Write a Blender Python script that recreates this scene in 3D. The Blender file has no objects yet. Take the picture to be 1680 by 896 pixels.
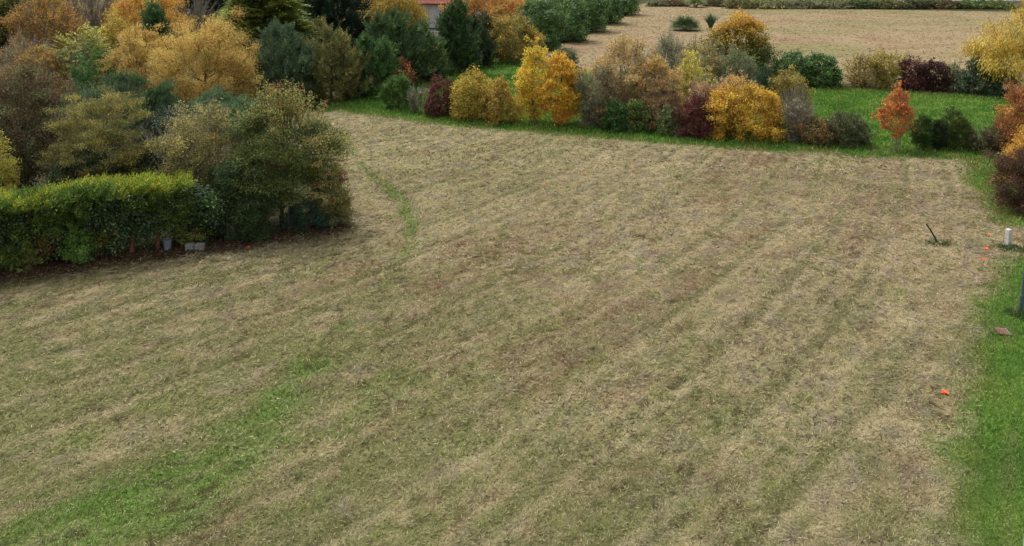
import bpy, math
import numpy as np

# ------------------------------------------------------------------ camera, sky, sun, exposure
SC = bpy.context.scene
COL = SC.collection
F_PX = 1293.0            # focal length in photo pixels (photo is 1680 x 896)
CAM_H = 10.0
HORIZON = -73.0
TAN_P = 0.07             # the lens is nearly level: upright posts stay upright, the frame is shifted down
YP = HORIZON + F_PX * TAN_P
PITCH = math.atan(TAN_P)
cam_d = bpy.data.cameras.new("camera")
cam_d.sensor_width = 36.0
cam_d.lens = F_PX / 1680.0 * 36.0
cam_d.shift_y = -(448.0 - YP) / 1680.0
cam_d.clip_start = 0.1
cam_d.clip_end = 5000.0
cam = bpy.data.objects.new("camera", cam_d)
COL.objects.link(cam)
cam.location = (0, 0, CAM_H)
cam.rotation_euler = (math.pi / 2 - PITCH, 0, 0)
SC.camera = cam

SUN_EL, SUN_AZ = 58.0, -35.0      # azimuth from +Y (view direction), negative = left
world = bpy.data.worlds.new("World")
SC.world = world
world.use_nodes = True
nt = world.node_tree
nt.nodes.clear()
sky = nt.nodes.new("ShaderNodeTexSky")
sky.sky_type = 'NISHITA'
sky.sun_disc = False
sky.sun_elevation = math.radians(SUN_EL)
sky.sun_rotation = math.radians(SUN_AZ)
sky.dust_density = 4.0
hsv = nt.nodes.new("ShaderNodeHueSaturation")   # cloud cover greys the sky
hsv.inputs['Saturation'].default_value = 0.12
bg = nt.nodes.new("ShaderNodeBackground")
bg.inputs['Strength'].default_value = 0.15
wo = nt.nodes.new("ShaderNodeOutputWorld")
nt.links.new(sky.outputs[0], hsv.inputs['Color'])
nt.links.new(hsv.outputs[0], bg.inputs[0])
nt.links.new(bg.outputs[0], wo.inputs[0])

sun_d = bpy.data.lights.new("sun", 'SUN')
sun_d.energy = 1.5
sun_d.angle = math.radians(22)
sun_d.color = (1.0, 0.97, 0.92)
sun = bpy.data.objects.new("sun", sun_d)
COL.objects.link(sun)
sun.rotation_euler = (math.radians(90 - SUN_EL), 0, math.radians(180 - SUN_AZ))
sun.location = (0, 0, 60)

vs = SC.view_settings
vs.view_transform = 'Standard'
vs.look = 'None'
vs.exposure = 0.63
vs.gamma = 1.0
vs.use_curve_mapping = False

# ------------------------------------------------------------------ helpers: picture -> ground
SP, CP = math.sin(PITCH), math.cos(PITCH)
def G(px, py):
    """ground point seen at a photo pixel"""
    u = (px - 840.0) / F_PX
    v = (YP - py) / F_PX
    dz = -SP + v * CP
    t = CAM_H / -dz
    return np.array([u * t, (CP + v * SP) * t])
def scale_at(py):
    return (py - HORIZON) * CP / CAM_H          # photo pixels per metre on the ground row
def height_at(Y, py):
    v = (YP - py) / F_PX
    return CAM_H + Y * (v * CP - SP) / (CP + v * SP)
def poly(pts):
    return np.array([G(*p) for p in pts])

def S(r, g, b):
    c = np.array([r, g, b]) / 255.0
    return np.where(c <= 0.04045, c / 12.92, ((c + 0.055) / 1.055) ** 2.4)

# ------------------------------------------------------------------ noise
def _hash(ix, iy, seed):
    h = (ix.astype(np.int64) * 374761393 + iy.astype(np.int64) * 668265263 + seed * 1442695041) & 0xFFFFFFFF
    h = ((h ^ (h >> 13)) * 1274126177) & 0xFFFFFFFF
    return ((h ^ (h >> 16)) & 0xFFFF) / 65535.0
def vnoise(x, y, seed=0):
    ix, iy = np.floor(x), np.floor(y)
    fx, fy = x - ix, y - iy
    fx = fx * fx * (3 - 2 * fx); fy = fy * fy * (3 - 2 * fy)
    a = _hash(ix, iy, seed); b = _hash(ix + 1, iy, seed)
    c = _hash(ix, iy + 1, seed); d = _hash(ix + 1, iy + 1, seed)
    return (a * (1 - fx) + b * fx) * (1 - fy) + (c * (1 - fx) + d * fx) * fy
def fbm(x, y, seed=0, oct=3):
    s = 0; a = 0.5; t = 0
    for i in range(oct):
        s = s + a * vnoise(x, y, seed + 17 * i); t += a
        x, y, a = x * 2.03 + 5.1, y * 2.03 - 3.7, a * 0.5
    return s / t
def sstep(a, b, x):
    t = np.clip((x - a) / (b - a), 0, 1)
    return t * t * (3 - 2 * t)

# ------------------------------------------------------------------ materials
def new_mat(name):
    m = bpy.data.materials.new(name); m.use_nodes = True
    return m, m.node_tree, m.node_tree.nodes['Principled BSDF']
def noise_mat(name, c1, c2, scale=8.0, rough=0.8, bump=0.2, spec=0.3, metal=0.0):
    m, t, p = new_mat(name)
    tc = t.nodes.new('ShaderNodeTexCoord')
    n = t.nodes.new('ShaderNodeTexNoise'); n.inputs['Scale'].default_value = scale; n.inputs['Detail'].default_value = 6
    r = t.nodes.new('ShaderNodeValToRGB')
    r.color_ramp.elements[0].position = 0.35; r.color_ramp.elements[1].position = 0.68
    r.color_ramp.elements[0].color = (*c1, 1); r.color_ramp.elements[1].color = (*c2, 1)
    b = t.nodes.new('ShaderNodeBump'); b.inputs['Strength'].default_value = bump; b.inputs['Distance'].default_value = 0.02
    t.links.new(tc.outputs['Object'], n.inputs['Vector'])
    t.links.new(n.outputs['Fac'], r.inputs['Fac']); t.links.new(r.outputs['Color'], p.inputs['Base Color'])
    t.links.new(n.outputs['Fac'], b.inputs['Height']); t.links.new(b.outputs['Normal'], p.inputs['Normal'])
    p.inputs['Roughness'].default_value = rough; p.inputs['Metallic'].default_value = metal
    p.inputs['Specular IOR Level'].default_value = spec
    return m
def leaf_mat(name, translucent=0.25, gloss=0.0):
    m = bpy.data.materials.new(name); m.use_nodes = True
    t = m.node_tree; t.nodes.clear()
    o = t.nodes.new('ShaderNodeOutputMaterial')
    a = t.nodes.new('ShaderNodeAttribute'); a.attribute_name = 'col'
    d = t.nodes.new('ShaderNodeBsdfDiffuse')
    tr = t.nodes.new('ShaderNodeBsdfTranslucent')
    mx = t.nodes.new('ShaderNodeMixShader'); mx.inputs[0].default_value = translucent
    t.links.new(a.outputs['Color'], d.inputs['Color']); t.links.new(a.outputs['Color'], tr.inputs['Color'])
    t.links.new(d.outputs[0], mx.inputs[1]); t.links.new(tr.outputs[0], mx.inputs[2])
    last = mx
    if gloss > 0:
        g = t.nodes.new('ShaderNodeBsdfGlossy'); g.inputs['Roughness'].default_value = 0.45
        m2 = t.nodes.new('ShaderNodeMixShader'); m2.inputs[0].default_value = gloss
        t.links.new(mx.outputs[0], m2.inputs[1]); t.links.new(g.outputs[0], m2.inputs[2]); last = m2
    t.links.new(last.outputs[0], o.inputs[0])
    return m
M = {}
M['leaf'] = leaf_mat('leaf', 0.28, 0.015)
M['gloss_leaf'] = leaf_mat('gloss_leaf', 0.18, 0.05)
M['blade'] = leaf_mat('blade', 0.15, 0.0)
M['bark'] = noise_mat('bark', S(62, 54, 44), S(108, 98, 84), 14, 0.9, 0.5)
M['grey_bark'] = noise_mat('grey_bark', S(104, 98, 88), S(152, 146, 134), 14, 0.9, 0.4)
M['red_bark'] = noise_mat('red_bark', S(92, 62, 46), S(140, 100, 76), 12, 0.9, 0.5)
M['dark_bark'] = noise_mat('dark_bark', S(38, 33, 28), S(72, 64, 54), 14, 0.9, 0.5)
M['red_twig'] = noise_mat('red_twig', S(84, 46, 44), S(120, 74, 66), 14, 0.9, 0.3)

# ------------------------------------------------------------------ mesh makers
def tag(o, label=None, cat=None, group=None, kind=None):
    if label: o['label'] = label
    if cat: o['category'] = cat
    if group: o['group'] = group
    if kind: o['kind'] = kind
    return o
def link(o, parent=None):
    COL.objects.link(o)
    if parent is not None: o.parent = parent
    return o
def mesh_obj(name, verts, faces_n, loops, mat, parent=None, facecol=None, smooth=False, origin=(0, 0, 0)):
    me = bpy.data.meshes.new(name)
    nv = len(verts); nf = len(faces_n)
    verts = np.asarray(verts, np.float32) - np.asarray(origin, np.float32)
    me.vertices.add(nv); me.vertices.foreach_set('co', verts.ravel())
    me.loops.add(len(loops)); me.loops.foreach_set('vertex_index', np.asarray(loops, np.int32))
    st = np.concatenate([[0], np.cumsum(faces_n)[:-1]]).astype(np.int32)
    me.polygons.add(nf)
    me.polygons.foreach_set('loop_start', st)
    if smooth: me.polygons.foreach_set('use_smooth', np.ones(nf, bool))
    me.update(calc_edges=True)
    if facecol is not None:
        at = me.attributes.new('col', 'FLOAT_COLOR', 'FACE')
        c = np.ones((nf, 4), np.float32); c[:, :3] = facecol
        at.data.foreach_set('color', c.ravel())
    if mat: me.materials.append(mat)
    o = bpy.data.objects.new(name, me)
    if parent is None: o.location = origin
    return link(o, parent)
def empty(name, loc, rz=0.0):
    o = bpy.data.objects.new(name, None)
    o.empty_display_size = 0.3
    o.location = loc; o.rotation_euler = (0, 0, rz)
    return link(o)
def unit(a):
    return a / np.maximum(np.linalg.norm(a, axis=-1, keepdims=True), 1e-9)
def quads_from(p, ax, nrm, L, W, mid=0.45, cup=0.0):
    """leaf-shaped four-cornered faces: stalk, side, tip, side"""
    ax = unit(ax); sd = unit(np.cross(ax, nrm)); L = np.asarray(L)[:, None]; W = np.asarray(W)[:, None]
    nn = np.cross(sd, ax)
    v = np.empty((len(p), 4, 3), np.float32)
    v[:, 0] = p; v[:, 2] = p + ax * L
    c = p + ax * L * mid + nn * W * cup
    v[:, 1] = c + sd * W * 0.5; v[:, 3] = c - sd * W * 0.5
    return v
def quad_obj(name, v, mat, parent, col, origin=(0, 0, 0)):
    n = len(v)
    return mesh_obj(name, v.reshape(-1, 3), np.full(n, 4), np.arange(n * 4), mat, parent, col, False, origin)

class Tubes:
    """tapered limbs collected into one mesh"""
    def __init__(s): s.v = []; s.l = []; s.n = []; s.k = 0
    def add(s, pts, rad, sides=5):
        pts = np.asarray(pts, float); rad = np.asarray(rad, float); m = len(pts)
        tg = unit(np.gradient(pts, axis=0))
        ref = np.where(np.abs(tg[:, 2:3]) > 0.9, np.array([[1., 0, 0]]), np.array([[0, 0, 1.]]))
        a = unit(np.cross(tg, ref)); b = np.cross(tg, a)
        an = np.arange(sides) / sides * 2 * math.pi
        ring = pts[:, None] + rad[:, None, None] * (a[:, None] * np.cos(an)[None, :, None] + b[:, None] * np.sin(an)[None, :, None])
        s.v.append(ring.reshape(-1, 3))
        i, j = np.meshgrid(np.arange(m - 1), np.arange(sides), indexing='ij')
        q = np.stack([i * sides + j, i * sides + (j + 1) % sides, (i + 1) * sides + (j + 1) % sides, (i + 1) * sides + j], -1).reshape(-1, 4) + s.k
        s.l.append(q.ravel()); s.n.append(np.full(len(q), 4))
        cap = np.arange(sides) + s.k + (m - 1) * sides
        s.l.append(cap); s.n.append([sides])
        s.k += m * sides
    def build(s, name, mat, parent, origin=(0, 0, 0)):
        return mesh_obj(name, np.concatenate(s.v), np.concatenate(s.n), np.concatenate(s.l), mat, parent, None, True, origin)
def curve3(p0, p1, bend, rng, n=5):
    """a limb's centre line from p0 to p1, sagging sideways and up"""
    t = np.linspace(0, 1, n)[:, None]
    mid = (p0 + p1) / 2 + bend + rng.normal(0, 0.05, 3) * np.linalg.norm(p1 - p0)
    return (1 - t) ** 2 * p0 + 2 * t * (1 - t) * mid + t * t * p1

class Solid:
    """boxes, prisms and lathes for built things"""
    def __init__(s): s.v = []; s.f = []
    def poly(s, vs, fs):
        k = len(s.v); s.v += [tuple(map(float, p)) for p in vs]; s.f += [tuple(i + k for i in f) for f in fs]
    def box(s, c, d, taper=1.0):
        x, y, z = c; a, b, h = d[0] / 2, d[1] / 2, d[2] / 2; t = taper
        s.poly([(x-a, y-b, z-h), (x+a, y-b, z-h), (x+a, y+b, z-h), (x-a, y+b, z-h),
                (x-a*t, y-b*t, z+h), (x+a*t, y-b*t, z+h), (x+a*t, y+b*t, z+h), (x-a*t, y+b*t, z+h)],
               [(3, 2, 1, 0), (4, 5, 6, 7), (0, 1, 5, 4), (1, 2, 6, 5), (2, 3, 7, 6), (3, 0, 4, 7)])
    def lathe(s, prof, n=20, c=(0, 0)):
        vs = [(c[0] + r * math.cos(2*math.pi*i/n), c[1] + r * math.sin(2*math.pi*i/n), z) for r, z in prof for i in range(n)]
        fs = [(j*n+i, j*n+(i+1) % n, (j+1)*n+(i+1) % n, (j+1)*n+i) for j in range(len(prof)-1) for i in range(n)]
        fs.append(tuple(range(n-1, -1, -1))); fs.append(tuple((len(prof)-1)*n+i for i in range(n)))
        s.poly(vs, fs)
    def build(s, name, mat, parent=None, bevel=0.0, smooth=False, loc=None):
        me = bpy.data.meshes.new(name); me.from_pydata(s.v, [], s.f); me.update()
        me.materials.append(mat)
        if smooth: me.polygons.foreach_set('use_smooth', np.ones(len(me.polygons), bool))
        o = bpy.data.objects.new(name, me)
        if loc is not None: o.location = loc
        link(o, parent)
        if bevel > 0:
            b = o.modifiers.new('bevel', 'BEVEL'); b.width = bevel; b.segments = 2; b.limit_method = 'ANGLE'
        return o

# ------------------------------------------------------------------ where the ground changes (boundaries on the ground)
LAWN_STRIP = poly([(1546, 896), (1556, 800), (1572, 690), (1590, 610), (1584, 550), (1600, 505), (1632, 455), (1656, 425), (1760, 405), (2700, 400), (2700, 1250), (1535, 1250)])
LAWN_BACK = poly([(520, 186), (560, 182), (610, 190), (700, 203), (760, 209), (850, 216), (940, 223), (1060, 234), (1160, 242), (1240, 249), (1350, 254), (1470, 259), (1570, 262),
                  (1592, 285), (1600, 325), (1625, 365), (1720, 385), (2500, 392), (2300, 155), (1650, 158), (1560, 152), (1400, 144), (1340, 141), (1290, 132), (1200, 121),
                  (1000, 118), (900, 112), (870, 108), (830, 94), (770, 105), (700, 128), (640, 148), (540, 166)])
FIELD = poly([(-900, 1300), (-900, 480), (-200, 476), (0, 458), (200, 430), (400, 403), (535, 380), (525, 335), (480, 250), (450, 190), (520, 183), (560, 178), (610, 180), (700, 190), (850, 206),
              (1060, 224), (1240, 240), (1470, 250), (1600, 254), (1660, 300), (1700, 380), (2700, 383), (2700, 1300)])
FAR_FIELD = poly([(868, 100), (905, 78), (985, 48), (1040, 10), (1075, 1), (1180, 12), (1260, 15), (1380, 15), (1500, 17), (1640, 19), (1800, 24), (1950, 150), (1650, 150), (1560, 147), (1400, 138), (1340, 136), (1200, 118), (1000, 118), (900, 112)])
TRACK = [((568, 205), .25), ((572, 235), .28), ((584, 265), .3), ((628, 300), .32), ((662, 335), .4), ((677, 368), .42), ((668, 410), .35), ((648, 445), .3), ((612, 488), .35), ((560, 535), .45),
         ((515, 590), .7), ((475, 640), .9), ((425, 690), 1.05), ((380, 735), 1.15), ((320, 790), 1.3), ((240, 850), 1.5), ((140, 910), 1.6), ((0, 1000), 1.3)]
TRK = np.array([G(*p) for p, w in TRACK]); TRW = np.array([w for p, w in TRACK])
TRK_K = np.array([.5, .58, .68, .75, .78, .8, .78, .72, .9, .8, .85, .9, .95, 1.0, 1.0, .95, .9, .85])
HEDGE_LINE = poly([(-260, 492), (0, 455), (200, 428), (400, 400), (562, 374)])
SWIRL = np.array([-60.0, 75.0])     # the mower's rows curve round the far left corner

def seg_dist(x, y, A, B):
    d = B - A; L2 = (d ** 2).sum() + 1e-9
    t = np.clip(((x - A[0]) * d[0] + (y - A[1]) * d[1]) / L2, 0, 1)
    return np.hypot(x - A[0] - t * d[0], y - A[1] - t * d[1]), t
def signed(x, y, P):
    """distance to a polygon's edge, positive inside"""
    best = np.full(x.shape, 1e9); inside = np.zeros(x.shape, bool)
    for A, B in zip(P, np.roll(P, -1, 0)):
        d, _ = seg_dist(x, y, A, B); best = np.minimum(best, d)
        c = (A[1] > y) != (B[1] > y)
        xi = A[0] + (y - A[1]) / (B[1] - A[1] + 1e-12) * (B[0] - A[0])
        inside ^= c & (x < xi)
    return np.where(inside, best, -best)
def line_dist(x, y, L):
    best = np.full(x.shape, 1e9)
    for A, B in zip(L[:-1], L[1:]): best = np.minimum(best, seg_dist(x, y, A, B)[0])
    return best
def track_mask(x, y):
    m = np.zeros(x.shape)
    for i in range(len(TRK) - 1):
        d, t = seg_dist(x, y, TRK[i], TRK[i + 1])
        w = TRW[i] * (1 - t) + TRW[i + 1] * t
        m = np.maximum(m, (1 - sstep(0.2, 1.6, d / w)) * (TRK_K[i] * (1 - t) + TRK_K[i + 1] * t))
    return m
def rows(x, y):
    dx, dy = x - SWIRL[0], y - SWIRL[1]
    r = np.hypot(dx, dy); a = np.arctan2(dy, dx)
    return r, a * 75.0                      # across the rows, along them (metres)

C_STRAW = S(156, 143, 110); C_PALE = S(168, 156, 123); C_BROWN = S(124, 102, 78); C_GREYB = S(134, 124, 110)
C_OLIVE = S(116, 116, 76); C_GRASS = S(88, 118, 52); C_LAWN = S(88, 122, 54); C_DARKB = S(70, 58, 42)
def mixc(a, b, t): return a * (1 - t[:, None]) + b * t[:, None]
# local stretches that are plainly browner or greener in the place (centre px, radii in metres, strength)
BROWN_SPOTS = [((830, 415), 4.2, 1.8, .9), ((990, 540), 3.6, 1.6, .8), ((1230, 262), 9, 1.6, .7), ((1470, 350), 4.5, 3.0, .55), ((1180, 430), 5, 1.8, .5), ((560, 460), 3.0, 1.0, .7), ((720, 600), 3, 1.2, .35), ((1450, 262), 7, 1.4, .5), ((1600, 440), 2.2, 2.6, .45)]
GREEN_SPOTS = [((640, 640), 1.8, 1.0, .8), ((700, 700), 1.6, 1.3, .5), ((1150, 720), 2.4, .5, .6), ((930, 770), 2.2, .7, .45), ((1040, 850), 2.4, .45, .55), ((60, 850), 2.4, 1.2, .5), ((870, 260), 9, 1.6, .35), ((720, 265), 6, 1.6, .35), ((1370, 272), 5, .8, .55), ((1270, 300), 3.5, .6, .45), ((1380, 560), 1.8, .4, .5), ((240, 600), 4, .8, .35), ((80, 640), 3, .8, .45), ((640, 560), 2.4, .5, .35)]
def spots(x, y, L):
    m = np.zeros(x.shape)
    r, s = rows(x, y)
    for p, a, b, k in L:
        c = G(*p); rc, s_c = rows(np.array([c[0]]), np.array([c[1]]))
        q = ((s - s_c[0]) / a) ** 2 + ((r - rc[0]) / b) ** 2
        m = np.maximum(m, k * np.exp(-q))
    return m
def ground_colour(x, y, soil=0.0):
    """base colour of the ground, its grass fraction and which cover grows there"""
    r, s = rows(x, y)
    wob = (fbm(x * .5, y * .5, 3, 3) - .5) * 1.2
    near = sstep(34, 12, y + .5 * x)
    tuft = fbm(s * 4.0, r * 4.6, 11, 3)               # single tufts, a hand or two across
    tuft2 = fbm(s * 5.2 + 40, r * 5.8, 13, 2)
    mat = fbm(s * .9, r * 1.4, 21, 3)                # how the cut grass lies in mats
    n_big = fbm(x * .09, y * .09, 31, 3)
    c = np.repeat(C_STRAW[None], len(x), 0)
    c = mixc(c, C_PALE, sstep(.48, .68, tuft) * .6)
    c = mixc(c, C_GREYB, sstep(.48, .7, fbm(s * 2.2, r * 2.6, 41, 3)) * .7)
    brown = np.clip(sstep(.50, .70, mat + .25 * (n_big - .5)) * .5 + spots(x, y, BROWN_SPOTS) * (0.3 + 1.0 * fbm(s * 1.2, r * 2.6, 51, 2)), 0, 1)
    c = mixc(c, C_BROWN, brown * (.45 + .6 * sstep(.35, .6, tuft2)))
    ol = sstep(.46, .66, fbm(s * .8 + 9, r * 1.3, 61, 4) + .17 * near - .02 + .12 * (n_big - .5))
    c = mixc(c, C_OLIVE, ol * (.40 + .25 * near) * (.35 + 1.0 * sstep(.36, .62, tuft2)) * (1 - .5 * brown))
    tint = np.zeros(x.shape)
    for (px, py, ra, k) in ((260, 740, 8.0, .55), (760, 860, 4.5, .45), (80, 600, 7.0, .35), (1000, 800, 4.0, .3), (700, 250, 9.0, .3), (1150, 700, 4.0, .25)):
        q = G(px, py); tint = np.maximum(tint, k * np.exp(-((x - q[0]) ** 2 + (y - q[1]) ** 2) / ra ** 2))
    c = mixc(c, S(106, 114, 66), np.clip(tint * .8 * (.25 + 1.5 * sstep(.38, .6, fbm(s * 1.3 + 70, r * 1.9, 63, 3))), 0, .8))
    # narrow wheel lines between two passes of the mower, greener in places
    ph = (r + (fbm(s * .08, r * .1, 71, 2) - .5) * 1.0) / 1.75
    rowl = np.exp(-((ph - np.round(ph)) / .095) ** 2) * sstep(.42, .60, fbm(s * .22, np.round(ph) * 3.3, 81, 3))
    c = mixc(c, C_OLIVE * .8, np.clip(rowl * (.45 + .8 * tuft2) * (.6 + .4 * near), 0, .9))
    rowp = np.exp(-((ph - .16 - np.round(ph - .16)) / .06) ** 2) * sstep(.38, .55, fbm(s * .2, np.round(ph) * 5.1, 83, 2))
    c = mixc(c, C_PALE, rowp * .55)
    gr = np.clip(track_mask(x, y) * (.02 + 1.35 * fbm(s * 1.1, r * 1.7, 91, 4)) + spots(x, y, GREEN_SPOTS) * (.15 + 1.4 * fbm(s * 1.4, r * 2.6, 95, 3)) * .8, 0, 1)
    gr = np.maximum(gr, sstep(.60, .72, fbm(s * 2.2 + 3, r * 3.0, 97, 3) + .05 * near - .02) * .45)
    green_c = mixc(np.repeat(C_OLIVE[None], len(x), 0), C_GRASS, sstep(.25, .75, gr))
    c = mixc(c, green_c, gr * .85)
    # dark thatch and clods, plus the tufts' own shade painted between them
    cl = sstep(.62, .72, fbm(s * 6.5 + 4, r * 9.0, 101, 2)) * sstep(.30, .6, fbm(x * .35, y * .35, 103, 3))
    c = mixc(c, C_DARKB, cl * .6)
    c = c * (1 + .05 * np.sin(math.pi * ph) * sstep(.3, .55, fbm(x * .05, y * .05, 105, 2)) + .06 * np.sin(2 * math.pi * (r + .25 * (fbm(s * .15, r * .2, 107, 2) - .5)) / .58) * sstep(.38, .6, fbm(s * .12, r * .3, 109, 2)))[:, None]
    sf = signed(x, y, FIELD) + wob * .35
    ff = signed(x, y, FAR_FIELD) + wob
    field = np.maximum(sstep(-.15, .35, sf), sstep(-.3, .6, ff))
    far = sstep(-.3, .6, ff)
    cfar = mixc(np.repeat(S(149, 132, 104)[None], len(x), 0), S(138, 114, 90), sstep(.5, .78, fbm(x * .25, y * .4, 121, 4)) * .8)
    cfar = mixc(cfar, S(122, 120, 80), sstep(.5, .74, fbm(x * .06 + 3, y * .16, 123, 4)) * .6)
    c = mixc(c, cfar, far)
    # garden soil and rough grass everywhere else
    gsoil = mixc(np.repeat(S(62, 66, 40)[None], len(x), 0), S(72, 60, 44), sstep(.4, .65, fbm(x * .6, y * .6, 131, 3)))
    c = mixc(gsoil, c, field)
    # lawns
    lw = np.maximum(sstep(-.6, .55, signed(x, y, LAWN_STRIP) + wob * .9 + (fbm(x * 2.2, y * 2.2, 149, 2) - .5) * .7), sstep(-.5, .5, signed(x, y, LAWN_BACK) + wob * .7))
    cl_ = mixc(np.repeat(C_LAWN[None], len(x), 0), S(108, 134, 62), sstep(.4, .68, fbm(x * .9, y * .9, 141, 3)) * .7)
    cl_ = mixc(cl_, S(70, 106, 46), sstep(.55, .72, fbm(x * .5 + 7, y * .8, 143, 3)) * .7)
    dry = sstep(1.1, 0, np.abs(signed(x, y, LAWN_STRIP))) * .5 + (.45 + .3 * (x > 12)) * sstep(1.6 + 1.2 * (x > 12), .2, np.abs(signed(x, y, LAWN_BACK)))
    cl_ = mixc(cl_, S(118, 116, 72), np.clip(dry, 0, 1) * sstep(.3, .62, fbm(x * .8, y * .8, 145, 3)))
    sd_ = signed(x, y, LAWN_STRIP)
    cl_ = mixc(cl_, S(126, 124, 82), np.exp(-((sd_ - .95) / .16) ** 2) * .55 * sstep(.3, .6, fbm(x * .6, y * .6, 147, 3)) * (y < 30))
    c = mixc(c, cl_, lw)
    c = c * (1 - .28 * lw * soil)[:, None]        # lawn sheet darkened for bare earth and grass self-shadow, put into the colour
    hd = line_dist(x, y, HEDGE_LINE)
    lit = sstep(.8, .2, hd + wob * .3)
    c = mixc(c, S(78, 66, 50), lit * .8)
    green = np.clip(np.maximum(gr * .9, lw), 0, 1)
    return c, green, np.maximum(field, lw), lw, far

def terrain(x, y):
    r, s = rows(x, y)
    return .04 * (fbm(s * 4.0, r * 4.6, 11, 2) - .5) * 2 + .05 * (fbm(x * .15, y * .15, 203, 2) - .5)

def ground_mat():
    m, t, p = new_mat('ground_cover')
    a = t.nodes.new('ShaderNodeAttribute'); a.attribute_name = 'col'
    tc = t.nodes.new('ShaderNodeTexCoord')
    n = t.nodes.new('ShaderNodeTexNoise'); n.inputs['Scale'].default_value = 14; n.inputs['Detail'].default_value = 7; n.inputs['Roughness'].default_value = .7
    r = t.nodes.new('ShaderNodeValToRGB')
    r.color_ramp.elements[0].position = .3; r.color_ramp.elements[0].color = (.55, .52, .48, 1)
    r.color_ramp.elements[1].position = .72; r.color_ramp.elements[1].color = (1.25, 1.25, 1.22, 1)
    mx = t.nodes.new('ShaderNodeMix'); mx.data_type = 'RGBA'; mx.blend_type = 'MULTIPLY'; mx.inputs[0].default_value = 1
    b = t.nodes.new('ShaderNodeBump'); b.inputs['Strength'].default_value = .5; b.inputs['Distance'].default_value = .05
    t.links.new(tc.outputs['Object'], n.inputs['Vector']); t.links.new(n.outputs['Fac'], r.inputs[0])
    t.links.new(a.outputs['Color'], mx.inputs[6]); t.links.new(r.outputs[0], mx.inputs[7])
    t.links.new(mx.outputs[2], p.inputs['Base Color'])
    t.links.new(n.outputs['Fac'], b.inputs['Height']); t.links.new(b.outputs[0], p.inputs['Normal'])
    p.inputs['Roughness'].default_value = .95; p.inputs['Specular IOR Level'].default_value = .05
    return m
M['ground'] = ground_mat()
def sheet(name, x0, x1, y0, y1, step, relief=True):
    nx, ny = int(round((x1 - x0) / step)) + 1, int(round((y1 - y0) / step)) + 1
    X, Y = np.meshgrid(np.linspace(x0, x1, nx), np.linspace(y0, y1, ny))
    x, y = X.ravel(), Y.ravel()
    fade = np.minimum(np.minimum(x - x0, x1 - x), np.minimum(y - y0, y1 - y)); fade = sstep(0, 1.5, fade)
    z = terrain(x, y) * fade if relief else 0 * x
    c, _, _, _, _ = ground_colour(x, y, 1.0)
    i, j = np.meshgrid(np.arange(ny - 1), np.arange(nx - 1), indexing='ij')
    q = np.stack([i * nx + j, i * nx + j + 1, (i + 1) * nx + j + 1, (i + 1) * nx + j], -1).reshape(-1, 4)
    o = mesh_obj(name, np.stack([x, y, z], 1), np.full(len(q), 4), q.ravel(), M['ground'], None, None, True)
    at = o.data.attributes.new('col', 'FLOAT_COLOR', 'POINT')
    cc = np.ones((len(x), 4), np.float32); cc[:, :3] = c
    at.data.foreach_set('color', cc.ravel())
    return tag(o, kind='structure')
sheet('mown_field', -46, 46, 4, 66, .125)
sheet('far_field', -120, 140, 66, 190, .5)
g = Solid(); g.poly([(-2500, -600, -.12), (2500, -600, -.12), (2500, 3500, -.12), (-2500, 3500, -.12)], [(0, 1, 2, 3)])
tag(g.build('ground', noise_mat('rough_ground', S(58, 66, 40), S(84, 82, 54), .08, .95, .1, .05)), kind='structure')
g = Solid(); A, B = G(1340, 0), G(1760, 2); A2, B2 = G(1340, -4), G(1760, -3)
g.poly([(*A, .012), (*B, .012), (*B2, .012), (*A2, .012)], [(0, 1, 2, 3)])
tag(g.build('road', noise_mat('pale_asphalt', S(126, 124, 124), S(146, 144, 146), .8, .9, .1)), kind='structure')
g = Solid(); A, B = G(1677, 905), G(1677, 846)
A = G(1676, 930); B = G(1683, 838)
d = unit(B - A); nrm = np.array([d[1], -d[0]]); A = A - d * 3.0; B = B + d * 9; PATH_A, PATH_D, PATH_N, PATH_L = A, d, nrm, np.linalg.norm(B - A)
g.poly([(*A, -.1), (*(A + nrm * 1.6), -.1), (*(B + nrm * 1.6), -.1), (*B, -.1), (*A, .05), (*(A + nrm * 1.6), .05), (*(B + nrm * 1.6), .05), (*B, .05)],
       [(4, 5, 6, 7), (0, 1, 5, 4), (1, 2, 6, 5), (2, 3, 7, 6), (3, 0, 4, 7)])
tag(g.build('path', noise_mat('path_concrete', S(120, 118, 110), S(146, 144, 136), 6, .9, .3), bevel=.01), kind='structure')

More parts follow.
